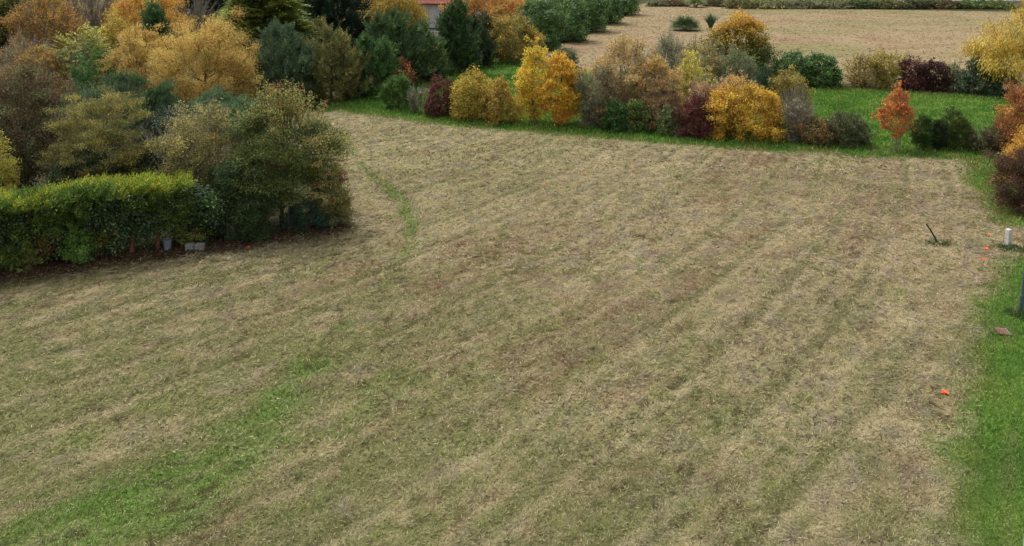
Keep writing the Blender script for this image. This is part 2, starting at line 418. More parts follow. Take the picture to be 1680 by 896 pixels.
# ------------------------------------------------------------------ cut straw and living grass on the ground (uncountable)
def blades():
    rng = np.random.default_rng(5)
    sv, sc, gv, gc = [], [], [], []
    bands = [(6.5, 15, 2100, .085, .009), (15, 24, 950, .115, .013), (24, 36, 400, .16, .021), (36, 66, 130, .22, .033), (66, 175, 9, .4, .07)]
    for y0, y1, dens, L, W in bands:
        lift = {6.5: .55, 15: .45, 24: .35, 36: .25, 66: .15}[y0]
        xm = .78 * y1 + 7
        n = int(dens * 2 * xm * (y1 - y0))
        x = rng.uniform(-xm, xm, n); y = rng.uniform(y0, y1, n)
        k = (x > -.74 * y - 2.5) & (x < .74 * y + 6.5); k &= ~((np.abs((x - PATH_A[0]) * PATH_N[0] + (y - PATH_A[1]) * PATH_N[1] - .8) < .8) & ((y - PATH_A[1]) * PATH_D[1] + (x - PATH_A[0]) * PATH_D[0] < PATH_L)); x, y = x[k], y[k]
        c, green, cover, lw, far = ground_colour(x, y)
        k = rng.random(len(x)) < np.clip(cover, .0, 1)
        x, y, c, green, lw = x[k], y[k], c[k], green[k], lw[k]
        n = len(x); z = terrain(x, y) + .004
        r, s = rows(x, y)
        isg = rng.random(n) < np.maximum(green * .85, lw)
        clump = fbm(s * 2.0, r * 4.0, 301, 3)
        head = np.arctan2(y - SWIRL[1], x - SWIRL[0]) + math.pi / 2
        # straw: lies along the rows, a few ends lifted
        k = ~isg; m = k.sum()
        az = head[k] + rng.normal(0, 1.2, m); el = np.abs(rng.normal(.05, .3, m)) * lift + .7 * lift * sstep(.5, .7, clump[k]) * rng.random(m)
        ax = np.stack([np.cos(az) * np.cos(el), np.sin(az) * np.cos(el), np.sin(el)], 1)
        nr = unit(np.array([0, 0, 1.]) + rng.normal(0, .28, (m, 3)))
        LL = L * rng.uniform(.5, 1.5, m); 
        p = np.stack([x[k], y[k], z[k] + .012 * rng.random(m) + .04 * sstep(.5, .7, clump[k])], 1)
        sv.append(quads_from(p, ax, nr, LL, W * rng.uniform(.7, 1.5, m), .5))
        u = rng.random(m); cc = c[k] * rng.normal(1.0, .25 if y0 < 15 else (.2 if y0 < 24 else .14), m)[:, None].clip(.4, 1.7)
        cc = np.where((u < .10)[:, None], C_PALE * rng.uniform(.9, 1.25, (m, 1)), cc)
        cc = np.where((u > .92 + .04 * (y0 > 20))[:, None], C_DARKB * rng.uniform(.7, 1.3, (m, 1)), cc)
        sc.append(cc)
        # living grass: stands up
        k = isg; m = k.sum()
        az = rng.uniform(0, 2 * math.pi, m); el = rng.uniform(.45, 1.35, m)
        ax = np.stack([np.cos(az) * np.cos(el), np.sin(az) * np.cos(el), np.sin(el)], 1)
        nr = unit(rng.normal(0, 1, (m, 3)) + np.array([0, -.3, .6]))
        hh = L * .8 * rng.uniform(.5, 1.4, m) * (0.7 + .6 * lw[k] * fbm(x[k] * 1.3, y[k] * 1.3, 311, 2))
        p = np.stack([x[k], y[k], z[k] - .004], 1)
        gv.append(quads_from(p, ax, nr, hh, W * 1.2 * rng.uniform(.7, 1.4, m), .4))
        cc = c[k] * np.array([1.0, 1.0, .95]) * (1.1 + .22 * lw[k])[:, None] * rng.normal(1.0, .26, m)[:, None].clip(.5, 1.8)
        cc = np.where((rng.random(m) < .1 * (1 - .8 * lw[k]))[:, None], S(150, 150, 78) * rng.uniform(.8, 1.2, (m, 1)), cc)
        gc.append(cc)
    # a ring of longer uncut grass round the post, the stake and the lamp pole
    for (px, py), rad, n in (((1660, 410), .4, 420), ((1538, 401), .34, 260), ((1680, 518), .4, 420)):
        cx, cy = G(px, py); a = rng.uniform(0, 2 * math.pi, n); q = rad * np.sqrt(rng.random(n))
        p = np.stack([cx + q * np.cos(a) * 1.3, cy + q * np.sin(a) * .8, np.zeros(n)], 1)
        az = rng.uniform(0, 2 * math.pi, n); el = rng.uniform(.5, 1.4, n)
        ax = np.stack([np.cos(az) * np.cos(el), np.sin(az) * np.cos(el), np.sin(el)], 1)
        gv.append(quads_from(p, ax, rng.normal(0, 1, (n, 3)), rng.uniform(.1, .24, n), rng.uniform(.012, .022, n)))
        gc.append(np.repeat(S(72, 94, 58)[None], n, 0) * rng.uniform(.6, 1.4, (n, 1)))
    tag(quad_obj('cut_straw', np.concatenate(sv), M['blade'], None, np.concatenate(sc)), 'pale cut straw and stubble lying in rows over the mown field', 'straw', kind='stuff')
    tag(quad_obj('grass', np.concatenate(gv), M['blade'], None, np.concatenate(gc)), 'short green grass of the lawns and of the green streak across the field', 'grass', kind='stuff')
    # fallen leaves and twigs at the foot of the hedge
    n = 9000
    t = rng.random(n); L = HEDGE_LINE; i = (t * (len(L) - 1)).astype(int); f = t * (len(L) - 1) - i
    p = L[i] * (1 - f[:, None]) + L[i + 1] * f[:, None]
    nn = unit(np.array([[L[-1][1] - L[0][1], -(L[-1][0] - L[0][0])]]))
    p = p + nn * rng.normal(.0, .38, (n, 1)) + rng.normal(0, .1, (n, 2))
    ax = unit(rng.normal(0, 1, (n, 3)) * np.array([1, 1, .3])); nr = unit(np.array([0, 0, 1.]) + rng.normal(0, .5, (n, 3)))
    pal = np.array([S(96, 74, 58), S(80, 62, 50), S(122, 100, 78), S(98, 86, 70), S(104, 72, 56), S(150, 138, 120)])
    cc = pal[rng.choice(6, n, p=[.28, .26, .14, .2, .09, .03])] * rng.uniform(.7, 1.25, (n, 1))
    tag(quad_obj('leaf_litter', quads_from(np.column_stack([p, np.full(n, .035) + .03 * rng.random(n)]), ax, nr, rng.uniform(.05, .13, n), rng.uniform(.02, .06, n)), M['blade'], None, cc),
        'brown fallen leaves and twigs along the foot of the clipped hedge', 'leaf litter', kind='stuff')
blades()

# ------------------------------------------------------------------ plants
GAIN = 1.42            # living leaves lose light among themselves; base colours stay in the foliage range
def profile(shape, t):
    t = np.clip(t, 0, 1)
    if shape == 'dome': return np.sqrt(np.clip(1 - t ** 2.4, 0, 1)) * (.78 + .22 * np.clip(t * 4, 0, 1))
    if shape == 'tear': return np.clip(np.sin(math.pi * np.clip(t, .001, .999) ** .62), 0, 1) ** .75 * (.45 + .55 * np.clip(t * 4, 0, 1))
    if shape == 'egg': return np.sin(math.pi * np.clip(t, .001, .999) ** .8) ** .65
    if shape == 'cone': return (1 - t) ** .75 * np.clip(t * 6 + .55, 0, 1)
    if shape == 'spire': return (1 - t) ** .6 * np.clip(t * 5 + .6, 0, 1)
    if shape == 'vase': return np.where(t < .72, .42 + .58 * (t / .72) ** .8, np.sqrt(np.clip(1 - ((t - .72) / .3) ** 2, 0, 1)))
    if shape == 'column': return np.clip((1 - t) * 4, 0, 1) ** .5 * np.clip(t * 6 + .6, 0, 1)
    if shape == 'mop': return np.sqrt(np.clip(1 - (2 * t - 1) ** 2, 0, 1))
    return np.ones_like(t)

def crown_points(rng, n, c, rx, ry, z0, z1, shape, lobes=.35, shell=.3, lobe_f=1.9, boughs=.5):
    """points through a crown built of boughs of many sizes, thicker towards the uneven outer skin; outward direction and bough of each"""
    seed = int(rng.integers(1, 9999)); H = z1 - z0
    def base(m, fl, fh):
        t = rng.random(m * 4 + 40); a = rng.uniform(0, 2 * math.pi, len(t))
        k = rng.random(len(t)) < profile(shape, t) + .04
        t, a = t[k][:m], a[k][:m]; f = np.sqrt(rng.uniform(fl * fl, fh * fh, len(t)))
        lob = 1 + lobes * 1.9 * (fbm(np.cos(a) * lobe_f + 7 + seed % 97, np.sin(a) * lobe_f + t * 3.2 * lobe_f * .6, seed, 2) - .5)
        r = profile(shape, t) * f * lob
        zz = z0 + H * np.clip(t * (1 + (lob - 1) * .3), .02, 1.04)
        return np.stack([c[0] + rx * r * np.cos(a), c[1] + ry * r * np.sin(a), zz], 1), t
    nb = int(np.clip(10 + 5 * H + 3 * rx, 12, 46))
    B, tb = base(nb, .35, .95)
    rb = rng.uniform(.14, .34, nb) * min(rx, H * .55) * (1.15 - .45 * tb) + .05
    w = rb ** 2; bi = rng.choice(nb, int(n * boughs), p=w / w.sum())
    d = unit(rng.normal(0, 1, (len(bi), 3))); q = 1 - np.abs(rng.normal(0, shell, len(bi))); q = np.where(q < 0, rng.random(len(bi)), q)
    p1 = B[bi] + d * (rb[bi] * q)[:, None] * np.array([1, 1, .85])
    p2, _ = base(n - len(bi), .45, 1.0)
    p = np.concatenate([p1, p2])
    ids = np.concatenate([bi, rng.integers(0, nb, len(p2))])
    far = rng.random(len(p)) < .14                     # stray sprigs beyond the outline
    ctr = np.array([c[0], c[1], z0 + .4 * H])
    p[far] = ctr + (p[far] - ctr) * rng.uniform(1.03, 1.34, (far.sum(), 1))
    p[:, 0] = c[0] + (p[:, 0] - c[0]) * rx * .93 / max(np.percentile(np.abs(p[:, 0] - c[0]), 97), .05)
    p[:, 1] = c[1] + (p[:, 1] - c[1]) * ry / max(np.percentile(np.abs(p[:, 1] - c[1]), 97), .05)
    p[:, 2] = z0 + (p[:, 2] - z0) * H * .95 / max(np.percentile(p[:, 2] - z0, 97.5), .05)
    p[:, 2] = np.clip(p[:, 2], z0 + .02, z1 * 1.12)
    o = unit((p - np.array([c[0], c[1], z0 + .35 * H])) / np.array([rx, ry, H * .6]))
    o[:len(bi)] = unit(o[:len(bi)] + d * .7)
    return p, o, ids

def plume_points(rng, n, c, rx, ry, z0, z1, shape, lobes):
    """feathery boughs that leave the stem and sweep out and up"""
    H = z1 - z0; nb = max(40, n // 7); P, O, I = [], [], []
    for k in range(nb):
        t = rng.beta(.9, 1.2); a = rng.uniform(0, 2 * math.pi)
        R = max(.12, profile(shape, np.array([t]))[0]) * (1 + lobes * rng.normal(0, .55)); R = max(R, .1)
        rise = rng.uniform(.14, .30) * H * (.55 + .5 * (1 - t)) * min(1, R * 1.4)
        z_e = min(z0 + H * t + .04 * H, z1 * 1.02); z_s = max(z_e - rise, z0)
        e = np.array([c[0] + rx * R * math.cos(a), c[1] + ry * R * math.sin(a), z_e])
        s_ = np.array([c[0] + rx * R * .15 * math.cos(a), c[1] + ry * R * .15 * math.sin(a), z_s - .1 * H * t])
        for q in np.linspace(.3, 1, 9):
            b = s_ * (1 - q) + e * q + np.array([0, 0, -.18 * q * (1 - q) * H * .5])
            P.append(b + rng.normal(0, .05 * rx * (1.25 - q), 3)); d = e - s_; O.append(unit(d + np.array([0, 0, (q - .4) * np.linalg.norm(d) * .9]))); I.append(k)
    P, O, I = np.array(P), np.array(O), np.array(I)
    P[:, 0] = c[0] + (P[:, 0] - c[0]) * rx * .9 / np.percentile(np.abs(P[:, 0] - c[0]), 95)
    P[:, 2] = z0 + (P[:, 2] - z0) * H * .95 / np.percentile(P[:, 2] - z0, 98)
    P[:, 2] = np.maximum(P[:, 2], z0 + .02)
    return P, O, I

def colours(rng, n, pal, clump_of, nclump, tfrac=None, top=None, jitter=.2, mixed=.35, hue=.06, bough=None):
    """one tint per clump, a share of leaves with their own; the top may have turned colour"""
    P = np.array([S(*p[:3]) for p in pal]); w = np.array([p[3] if len(p) > 3 else 1 for p in pal], float); w /= w.sum()
    cc = P[rng.choice(len(P), nclump, p=w)] * rng.normal(1, .14, (nclump, 1)).clip(.6, 1.5)
    if bough is not None:
        nb = int(bough.max()) + 1
        bt = P[rng.choice(len(P), nb, p=w)]; bv = rng.normal(1, .11, (nb, 1)).clip(.65, 1.4)
        k = rng.random(nclump) < .35
        cc[k] = bt[bough[k]] * rng.normal(1, .1, (k.sum(), 1)).clip(.7, 1.3)
        cc = cc * bv[bough]
    c = cc[clump_of]
    own = rng.random(n) < mixed
    c[own] = P[rng.choice(len(P), own.sum(), p=w)]
    if top is not None:
        T = np.array([S(*p[:3]) for p in top[0]])
        k = rng.random(n) < sstep(top[1], top[2], tfrac + rng.normal(0, .08, n))
        c[k] = T[rng.choice(len(T), k.sum())]
    c = c * rng.normal(1, jitter, (n, 1)).clip(.45, 1.7) * rng.normal(1, hue, (n, 3)).clip(.8, 1.2)
    g = c @ np.array([[.3], [.6], [.1]]); c = g * (c / g) ** .86
    return (c * GAIN).clip(0.005, .8)

def foliage(rng, cl, out, per, spread, L, W, kind, pal, z0, z1, top=None, mixed=.35, jitter=.2, parent=None, name='foliage', mat='leaf', droop=0.0, bough=None, flat=.75):
    nc = len(cl)
    if kind in ('broad', 'fine', 'hang', 'needle'):
        idx = np.repeat(np.arange(nc), per); n = len(idx)
        sp = np.asarray(spread) * np.array([1, 1, flat])
        p = cl[idx] + rng.normal(0, 1, (n, 3)) * sp
        o = out[idx]
        if kind == 'broad':
            ax = unit(o * .4 + rng.normal(0, 1, (n, 3)) + np.array([0, 0, -.25])); nr = unit(o * .5 + np.array([0, 0, .7]) + rng.normal(0, .6, (n, 3)))
        elif kind == 'fine':
            ax = unit(o * .6 + rng.normal(0, .8, (n, 3)) + np.array([0, 0, .15])); nr = unit(o * .4 + np.array([0, 0, .6]) + rng.normal(0, .7, (n, 3)))
        elif kind == 'hang':
            ax = unit(o * np.array([.35, .35, 0]) + rng.normal(0, .28, (n, 3)) + np.array([0, 0, -.9])); nr = unit(o + rng.normal(0, .6, (n, 3)))
        else:
            ax = unit(o * .9 + rng.normal(0, .35, (n, 3)) + np.array([0, 0, .5])); nr = unit(rng.normal(0, 1, (n, 3)))
        v = quads_from(p, ax, nr, L * rng.uniform(.6, 1.35, n), W * rng.uniform(.7, 1.3, n))
    else:   # 'frond' / 'tier': feathery sprays, each an axis with paired leaflets
        m = 7
        fi = np.repeat(np.arange(nc), per); nf = len(fi)
        o = out[fi]
        base = cl[fi] + rng.normal(0, 1, (nf, 3)) * np.asarray(spread)
        if kind == 'frond':
            ax = unit(o * .9 + np.array([0, 0, .45]) + rng.normal(0, .35, (nf, 3)))
        else:
            ax = unit(o * np.array([1, 1, .1]) + np.array([0, 0, .05]) + rng.normal(0, .28, (nf, 3)) * np.array([1, 1, .4]))
        fl = L * rng.uniform(.6, 1.4, nf)
        nr = unit(np.cross(ax, rng.normal(0, 1, (nf, 3)))) if kind == 'frond' else unit(np.array([0, 0, 1.]) + rng.normal(0, .2, (nf, 3)))
        sd = unit(np.cross(ax, nr))
        ps, axs, ls, ns = [], [], [], []
        for j in range(m):
            q = (j + .3) / m; s = 1 if j % 2 else -1
            b = base + ax * (fl * q)[:, None] + np.array([0, 0, -1.]) * (droop * fl * q * q)[:, None]
            if j == m - 1: a2 = ax
            else: a2 = unit(ax * .8 + sd * s * .75)
            ps.append(b); axs.append(a2); ls.append(fl * (.55 - .3 * q)); ns.append(nr)
        p = np.concatenate(ps); ax = np.concatenate(axs); LL = np.concatenate(ls); nr = np.concatenate(ns)
        idx = np.tile(fi, m); n = len(idx)
        v = quads_from(p, ax, nr, LL, LL * W)
    tf = (v[:, 0, 2] - z0) / max(z1 - z0, .1)
    v[:, :, 2] = np.maximum(v[:, :, 2], .02)
    col = colours(rng, n, pal, idx, nc, tf, top, jitter, mixed, bough=bough)
    return quad_obj(name, v, M[mat], parent, col)

COUNT = [0]
def plant(name, label, cat, base, xs, ytop, shape, pal, kind='broad', dens=1.0, size=1.0, aspect=.6, crown0=0.0, stems=5, stem_r=.03,
          twigs=0, twig_len=.5, twig_mat='bark', bark='bark', depth=.8, lobes=.3, shell=.3, clump=1.0, top=None, mixed=.5, jitter=.22,
          group=None, mat='leaf', trunk=False, droop=0.0, lean=0.0, shift=True, twig_r=.008, H=None, lobe_f=1.9, extra=None, flat=.75, plume=False, boughs=None):
    """one shrub or tree; base pixel = where it meets the ground, xs = its left and right edge, ytop = its top in the photo"""
    COUNT[0] += 1
    rng = np.random.default_rng(1000 + COUNT[0] * 7)
    g0 = G(*base)
    u = scale_at(base[1])
    wpx = xs[1] - xs[0]
    rx = wpx / u / 2; ry = rx * depth
    Y = g0[1] + (ry * .75 if shift and crown0 < .15 else 0)
    z1 = height_at(Y, ytop) if H is None else H
    # horizontal centre of the crown, seen at the crown's own middle height
    zm = z1 * (.45 + .4 * crown0)
    zc = Y * CP - (zm - CAM_H) * SP
    cx = ((xs[0] + xs[1]) / 2 - 840.0) / F_PX * zc
    rx = wpx / 2 / F_PX * zc; ry = rx * depth
    bx = g0[0] * (Y / g0[1]) if abs(base[0] - (xs[0] + xs[1]) / 2) > 3 else cx
    root = empty(name, (bx, Y, 0)); root['label'] = label; root['category'] = cat
    if group: root['group'] = group
    org = np.array([bx, Y, 0.])
    z0 = z1 * crown0 + .03
    c = np.array([cx, Y])
    pxr = F_PX / zc * .61                       # render pixels per metre at this plant
    leaf = max(.055, 1.8 / pxr) * size
    area = 2 * math.pi * (rx + ry) / 2 * (z1 - z0) * .8 + math.pi * rx * ry
    sig = max(.12, .16 * min(rx, (z1 - z0) * .6)) * clump
    nc = int(max(40, area / (sig * sig) * .62 * min(dens, 1.0) ** .5))
    if plume:
        cl, out, bo = plume_points(rng, nc, (0, 0), rx, ry, z0, z1, shape, lobes)
        c2, o2, b2 = crown_points(rng, int(len(cl) * .7), (0, 0), rx * .92, ry * .92, z0, z1 * .9, shape, .25, .2, 2.2, .3)
        cl = np.concatenate([cl, c2]); out = np.concatenate([out, unit(o2 + np.array([0, 0, .8]))]); bo = np.concatenate([bo, b2]); nc = len(cl)
    else: cl, out, bo = crown_points(rng, nc, (0, 0), rx, ry, z0 + sig * .4, z1 - sig * .5, shape, lobes, shell, lobe_f, boughs if boughs is not None else (.5 if trunk else .36))
    cl[:, 0] += (cx - bx) + lean * (cl[:, 2] / z1)
    if kind in ('frond', 'tier'):
        FL = leaf * 5.0; per = max(2, int(round(area * 2.3 * dens / (7 * FL * FL * .4 * .24 * aspect / .6 * .55) / nc)))
        foliage(rng, cl, out, per, sig * (.35 if plume else .6), FL, .42 * aspect / .6, kind, pal, z0, z1, top, mixed, jitter, root, 'crown' if trunk else 'foliage', mat, droop, bo)
    else:
        a1 = leaf * leaf * aspect * .5
        per = max(3, int(round(area * 2.2 * dens / a1 / nc)))
        foliage(rng, cl, out, per, sig * .55, leaf, leaf * aspect, kind, pal, z0, z1, top, mixed, jitter, root, 'crown' if trunk else 'foliage', mat, droop, bo, flat)
    T = Tubes()
    r0 = stem_r * max(.7, z1 / 3.0)
    tops = cl[np.argsort(rng.random(nc))]
    if trunk:
        th = z1 * (.62 if shape != 'cone' and shape != 'spire' else .93)
        tp = np.array([[0, 0, -.05], [rng.normal(0, .03), 0, th * .3], [(cx - bx) * .5 + rng.normal(0, .06), rng.normal(0, .06), th * .65], [(cx - bx) + lean * .6, 0, th]])
        T.add(tp, [r0 * 2.0, r0 * 1.5, r0 * 1.1, r0 * .35], 8)
        for k in range(min(stems * 3, nc)):
            q = tops[k]; h = np.clip(q[2] * rng.uniform(.35, .75), z1 * max(.12, crown0 * .8), th * .97)
            st = np.array([np.interp(h, tp[:, 2], tp[:, 0]), np.interp(h, tp[:, 2], tp[:, 1]), h])
            T.add(curve3(st, q, np.array([0, 0, .12 * np.linalg.norm(q - st)]), rng), np.linspace(r0 * .62, r0 * .12, 5), 5)
    else:
        for k in range(min(stems * 2, nc)):
            q = tops[k]; st = np.array([rng.normal(0, .14 * rx), rng.normal(0, .14 * ry), -.05])
            T.add(curve3(st, q, np.array([0, 0, .1 * q[2]]), rng), np.linspace(r0, r0 * .2, 5), 5)
    T.build('trunk' if trunk else 'stems', M[bark], root)
    if twigs:
        T = Tubes()
        for k in range(twigs):
            q = tops[rng.integers(nc)]; o = unit(q - np.array([q[0] * .3, q[1] * .3, q[2] * .35]) + rng.normal(0, .25, 3) * z1 * .3)
            L = twig_len * rng.uniform(.5, 1.4)
            st = q - o * L * .55; e = q + o * L * .65
            st[2] = max(st[2], .05); e[2] = max(e[2], .08)
            T.add(curve3(st, e, rng.normal(0, .06, 3) * L, rng, 4), np.linspace(twig_r, twig_r * .35, 4) * max(1.0, 30 / pxr), 3)
        T.build('bare_sprays', M[twig_mat], root)
    if extra: extra(rng, root, c - org[:2], rx, ry, z1, leaf)
    return root

# ---- palettes (photo tints, r g b weight)
GOLD = [(196, 158, 66, 3), (184, 142, 60, 2), (168, 138, 70, 2), (206, 164, 84, 2), (146, 128, 62, 1)]
BRIGHT = [(226, 180, 54, 4), (210, 164, 50, 3), (194, 154, 62, 2), (170, 150, 72, 1)]
AMBER = [(214, 156, 42, 4), (200, 138, 42, 3), (186, 146, 56, 2), (158, 128, 54, 1)]
ORANGE = [(204, 128, 52, 3), (190, 108, 48, 3), (206, 150, 66, 2), (160, 104, 58, 1)]
RUST = [(190, 108, 48, 3), (176, 92, 42, 3), (204, 132, 60, 2), (150, 92, 52, 1)]
TAN = [(182, 156, 104, 3), (196, 160, 100, 2), (164, 144, 104, 3), (192, 168, 116, 1)]
OLIVE = [(124, 124, 58, 3), (140, 132, 60, 2), (104, 110, 56, 2), (156, 140, 66, 1)]
YOLIVE = [(176, 148, 56, 3), (150, 136, 58, 3), (190, 156, 62, 2), (120, 116, 50, 2)]
GREEN = [(66, 96, 44, 3), (78, 116, 48, 2), (52, 84, 40, 2), (96, 130, 56, 1)]
DARK = [(46, 60, 38, 3), (56, 72, 42, 2), (38, 50, 34, 2), (70, 86, 48, 1)]
LAUREL = [(64, 98, 42, 3), (78, 114, 48, 2), (52, 80, 36, 2), (102, 132, 58, 1)]
BLUEG = [(66, 88, 62, 3), (80, 100, 70, 2), (56, 74, 54, 2), (92, 112, 70, 1)]
CYP = [(56, 78, 48, 3), (68, 92, 52, 2), (48, 66, 42, 2), (92, 112, 58, 1)]
WINE = [(98, 52, 50, 3), (84, 44, 46, 2), (116, 66, 58, 2), (92, 74, 54, 1)]
BROWNP = [(92, 60, 48, 3), (78, 52, 46, 2), (110, 78, 54, 2), (100, 92, 52, 2)]
GREYG = [(118, 122, 86, 3), (136, 134, 100, 2), (100, 106, 78, 2)]
LIME = [(176, 180, 62, 3), (156, 168, 60, 2), (190, 186, 84, 2), (140, 148, 64, 1)]

def ivy_patches(pal, n, zlo, zhi, rmax, kind='broad', size=1.0, name='turned_leaves', front=True):
    """clusters of differently coloured leaves on the side of a crown"""
    def f(rng, root, c, rx, ry, z1, leaf):
        p = []
        for _ in range(n):
            a = rng.uniform(math.pi * 1.1, math.pi * 1.9) if front else rng.uniform(0, 2 * math.pi)
            p.append([c[0] + rx * .95 * math.cos(a), c[1] + ry * .95 * math.sin(a), z1 * rng.uniform(zlo, zhi)])
        p = np.array(p); o = unit(p - np.array([c[0], c[1], 0]))
        foliage(rng, p, o, 70, rmax, leaf * size, leaf * size * .6, kind, pal, 0, z1, parent=root, name=name)
    return f

# ======== the mixed shrub border between the mown field and the lawn, from left to right
B1 = 'shrubs of the mixed border behind the mown field'
plant('pine_shrub', 'round bright green needle-leaved shrub standing alone on the lawn by the cypress hedge', 'shrub', (652, 181), (629, 676), 126, 'dome', [(78, 108, 50, 3), (96, 124, 58, 2), (60, 86, 44, 2)], 'needle', 1.25, 1.5, .25, group=None)
plant('bare_shrub', 'small half bare grey-green shrub beside the round green shrub', 'shrub', (682, 186), (671, 694), 144, 'vase', GREYG, 'fine', .32, .9, .5, twigs=120, twig_len=.7, twig_mat='grey_bark')
plant('barberry_shrub', 'purple-red shrub with brown left side, first of the border', 'shrub', (725, 194), (698, 748), 127, 'dome', WINE, 'broad', .9, .9, twigs=120, twig_len=.6, twig_mat='red_twig', group=B1)
plant('autumn_shrub', 'olive-yellow shrub with pale top next to the purple-red one', 'shrub', (770, 200), (733, 806), 117, 'dome', YOLIVE, 'broad', 1.0, 1.0, twigs=60, twig_len=.5, group=B1, lobes=.4, clump=1.2)
plant('autumn_shrub', 'lower orange-tinged olive shrub left of the bright yellow tree', 'shrub', (818, 205), (788, 852), 130, 'dome', [(150, 128, 54, 3), (176, 136, 58, 3), (116, 108, 50, 2), (186, 150, 66, 1)], 'broad', .95, .95, twigs=90, twig_len=.5, group=B1, lobes=.35)
plant('yellow_tree', 'tall pointed bright lemon-yellow young tree', 'tree', (872, 205), (842, 905), 74, 'egg', BRIGHT, 'broad', .85, 1.05, trunk=True, stems=7, crown0=.04, twigs=120, twig_len=.9, twig_mat='grey_bark', group=B1, lobes=.5, clump=1.1, bark='grey_bark', shell=.4)
plant('amber_tree', 'broad amber-orange young tree touching the lemon-yellow one', 'tree', (920, 210), (888, 956), 90, 'egg', AMBER, 'broad', 1.0, 1.0, trunk=True, stems=6, crown0=.03, twigs=80, twig_len=.7, group=B1, lobes=.42, clump=1.2, extra=ivy_patches(RUST, 7, .1, .3, .22))
plant('willow_shrub', 'thin greyish green half bare shrub right of the amber tree', 'shrub', (968, 212), (942, 1002), 112, 'vase', GREYG, 'fine', .42, .85, .45, twigs=260, twig_len=1.1, twig_mat='grey_bark', group=B1, depth=.9)
plant('birch_tree', 'tall tan-orange sparse tree over the two dark green shrubs', 'tree', (1028, 206), (968, 1070), 62, 'egg', TAN, 'fine', 1.0, .95, .6, trunk=True, stems=9, crown0=.08, twigs=260, twig_len=1.2, twig_mat='grey_bark', bark='grey_bark', group=B1, lobes=.35, shell=.45)
plant('birch_tree', 'tan-orange sparse tree with a darker orange right side', 'tree', (1080, 212), (1040, 1114), 92, 'egg', [(188, 154, 92, 3), (198, 160, 92, 2), (168, 142, 96, 2)], 'fine', 1.0, .95, .6, trunk=True, stems=8, crown0=.08, twigs=180, twig_len=1.0, twig_mat='grey_bark', bark='grey_bark', group=B1, lobes=.4, shell=.4)
plant('willow_tree', 'grey leafless-looking tree behind the tan trees', 'tree', (1085, 170), (1062, 1128), 58, 'egg', GREYG, 'fine', .3, .85, .4, trunk=True, stems=7, crown0=.1, twigs=260, twig_len=1.2, twig_mat='grey_bark', bark='grey_bark')
plant('twig_shrub', 'grey-brown thicket of bare stems behind the dark green glossy shrub', 'shrub', (1000, 212), (966, 1040), 128, 'dome', [(150, 126, 82, 3), (132, 118, 82, 2), (164, 132, 78, 2)], 'fine', .6, .9, .5, twigs=420, twig_len=1.1, twig_mat='grey_bark', group=B1)
plant('twig_shrub', 'tan thicket with thin upright stems behind the small mid-green shrub', 'shrub', (1084, 217), (1048, 1122), 134, 'dome', [(172, 134, 84, 3), (150, 122, 82, 2), (132, 116, 78, 2)], 'fine', .65, .9, .5, twigs=360, twig_len=1.0, twig_mat='grey_bark', group=B1)
plant('twig_shrub', 'pinkish tan thicket of stems between wine-red and amber shrubs', 'shrub', (1164, 222), (1130, 1196), 132, 'vase', [(170, 132, 96, 3), (150, 116, 88, 2), (182, 148, 92, 1)], 'fine', .55, .9, .5, twigs=320, twig_len=1.0, twig_mat='grey_bark', group=B1)
plant('twig_shrub', 'olive-tan thin thicket left of the orange-topped tree', 'shrub', (1150, 178), (1116, 1186), 72, 'vase', [(142, 130, 80, 3), (160, 140, 78, 2), (124, 118, 76, 2)], 'fine', .6, .9, .5, twigs=320, twig_len=1.1, twig_mat='grey_bark')
plant('green_shrub', 'dark green glossy shrub at the foot of the tan trees', 'shrub', (1008, 218), (985, 1034), 166, 'dome', [(64, 92, 46, 3), (74, 112, 52, 2), (46, 78, 40, 2)], 'broad', 1.3, .95, group=B1)
plant('green_shrub', 'dark green shrub with yellowish right half', 'shrub', (1045, 219), (1022, 1066), 164, 'dome', [(66, 100, 46, 3), (96, 116, 54, 2), (128, 124, 58, 1)], 'broad', 1.1, .95, group=B1)
plant('olive_shrub', 'small mid-green shrub left of the wine-red one', 'shrub', (1098, 224), (1078, 1122), 176, 'dome', [(92, 112, 58, 3), (112, 124, 66, 2), (78, 92, 54, 2)], 'broad', .85, .9, twigs=80, twig_len=.5, twig_mat='grey_bark', group=B1)
plant('dogwood_shrub', 'wine-red twiggy shrub between green and amber shrubs', 'shrub', (1140, 229), (1110, 1172), 160, 'dome', WINE, 'fine', .75, .85, .5, twigs=360, twig_len=.9, twig_mat='red_twig', group=B1)
plant('lime_tree', 'narrow lime-yellow young tree behind the wine-red shrub', 'tree', (1134, 205), (1112, 1152), 84, 'egg', [(206, 182, 66, 3), (188, 176, 74, 3), (168, 160, 76, 2)], 'broad', .7, .9, trunk=True, stems=6, crown0=.12, twigs=120, twig_len=.8, twig_mat='grey_bark', group=B1, shell=.42)
plant('lime_tree', 'small thin lime-green tree right of the lime-yellow one', 'tree', (1160, 208), (1146, 1178), 118, 'egg', [(184, 174, 78, 3), (160, 158, 80, 2), (190, 160, 84, 1)], 'broad', .5, .85, trunk=True, stems=5, crown0=.15, twigs=110, twig_len=.7, twig_mat='grey_bark', group=B1)
plant('hornbeam_tree', 'big dark green tree with orange turning top above the border', 'tree', (1213, 150), (1154, 1270), 22, 'dome', [(74, 92, 40, 3), (92, 102, 44, 2), (58, 76, 38, 2), (150, 124, 48, 1)], 'broad', 1.15, 1.0, trunk=True, stems=7, crown0=.03, twigs=120, twig_len=.9, lobes=.15, boughs=.2, clump=1.0, top=([(206, 148, 52), (190, 130, 46), (186, 150, 62), (150, 128, 54)], .45, .95))
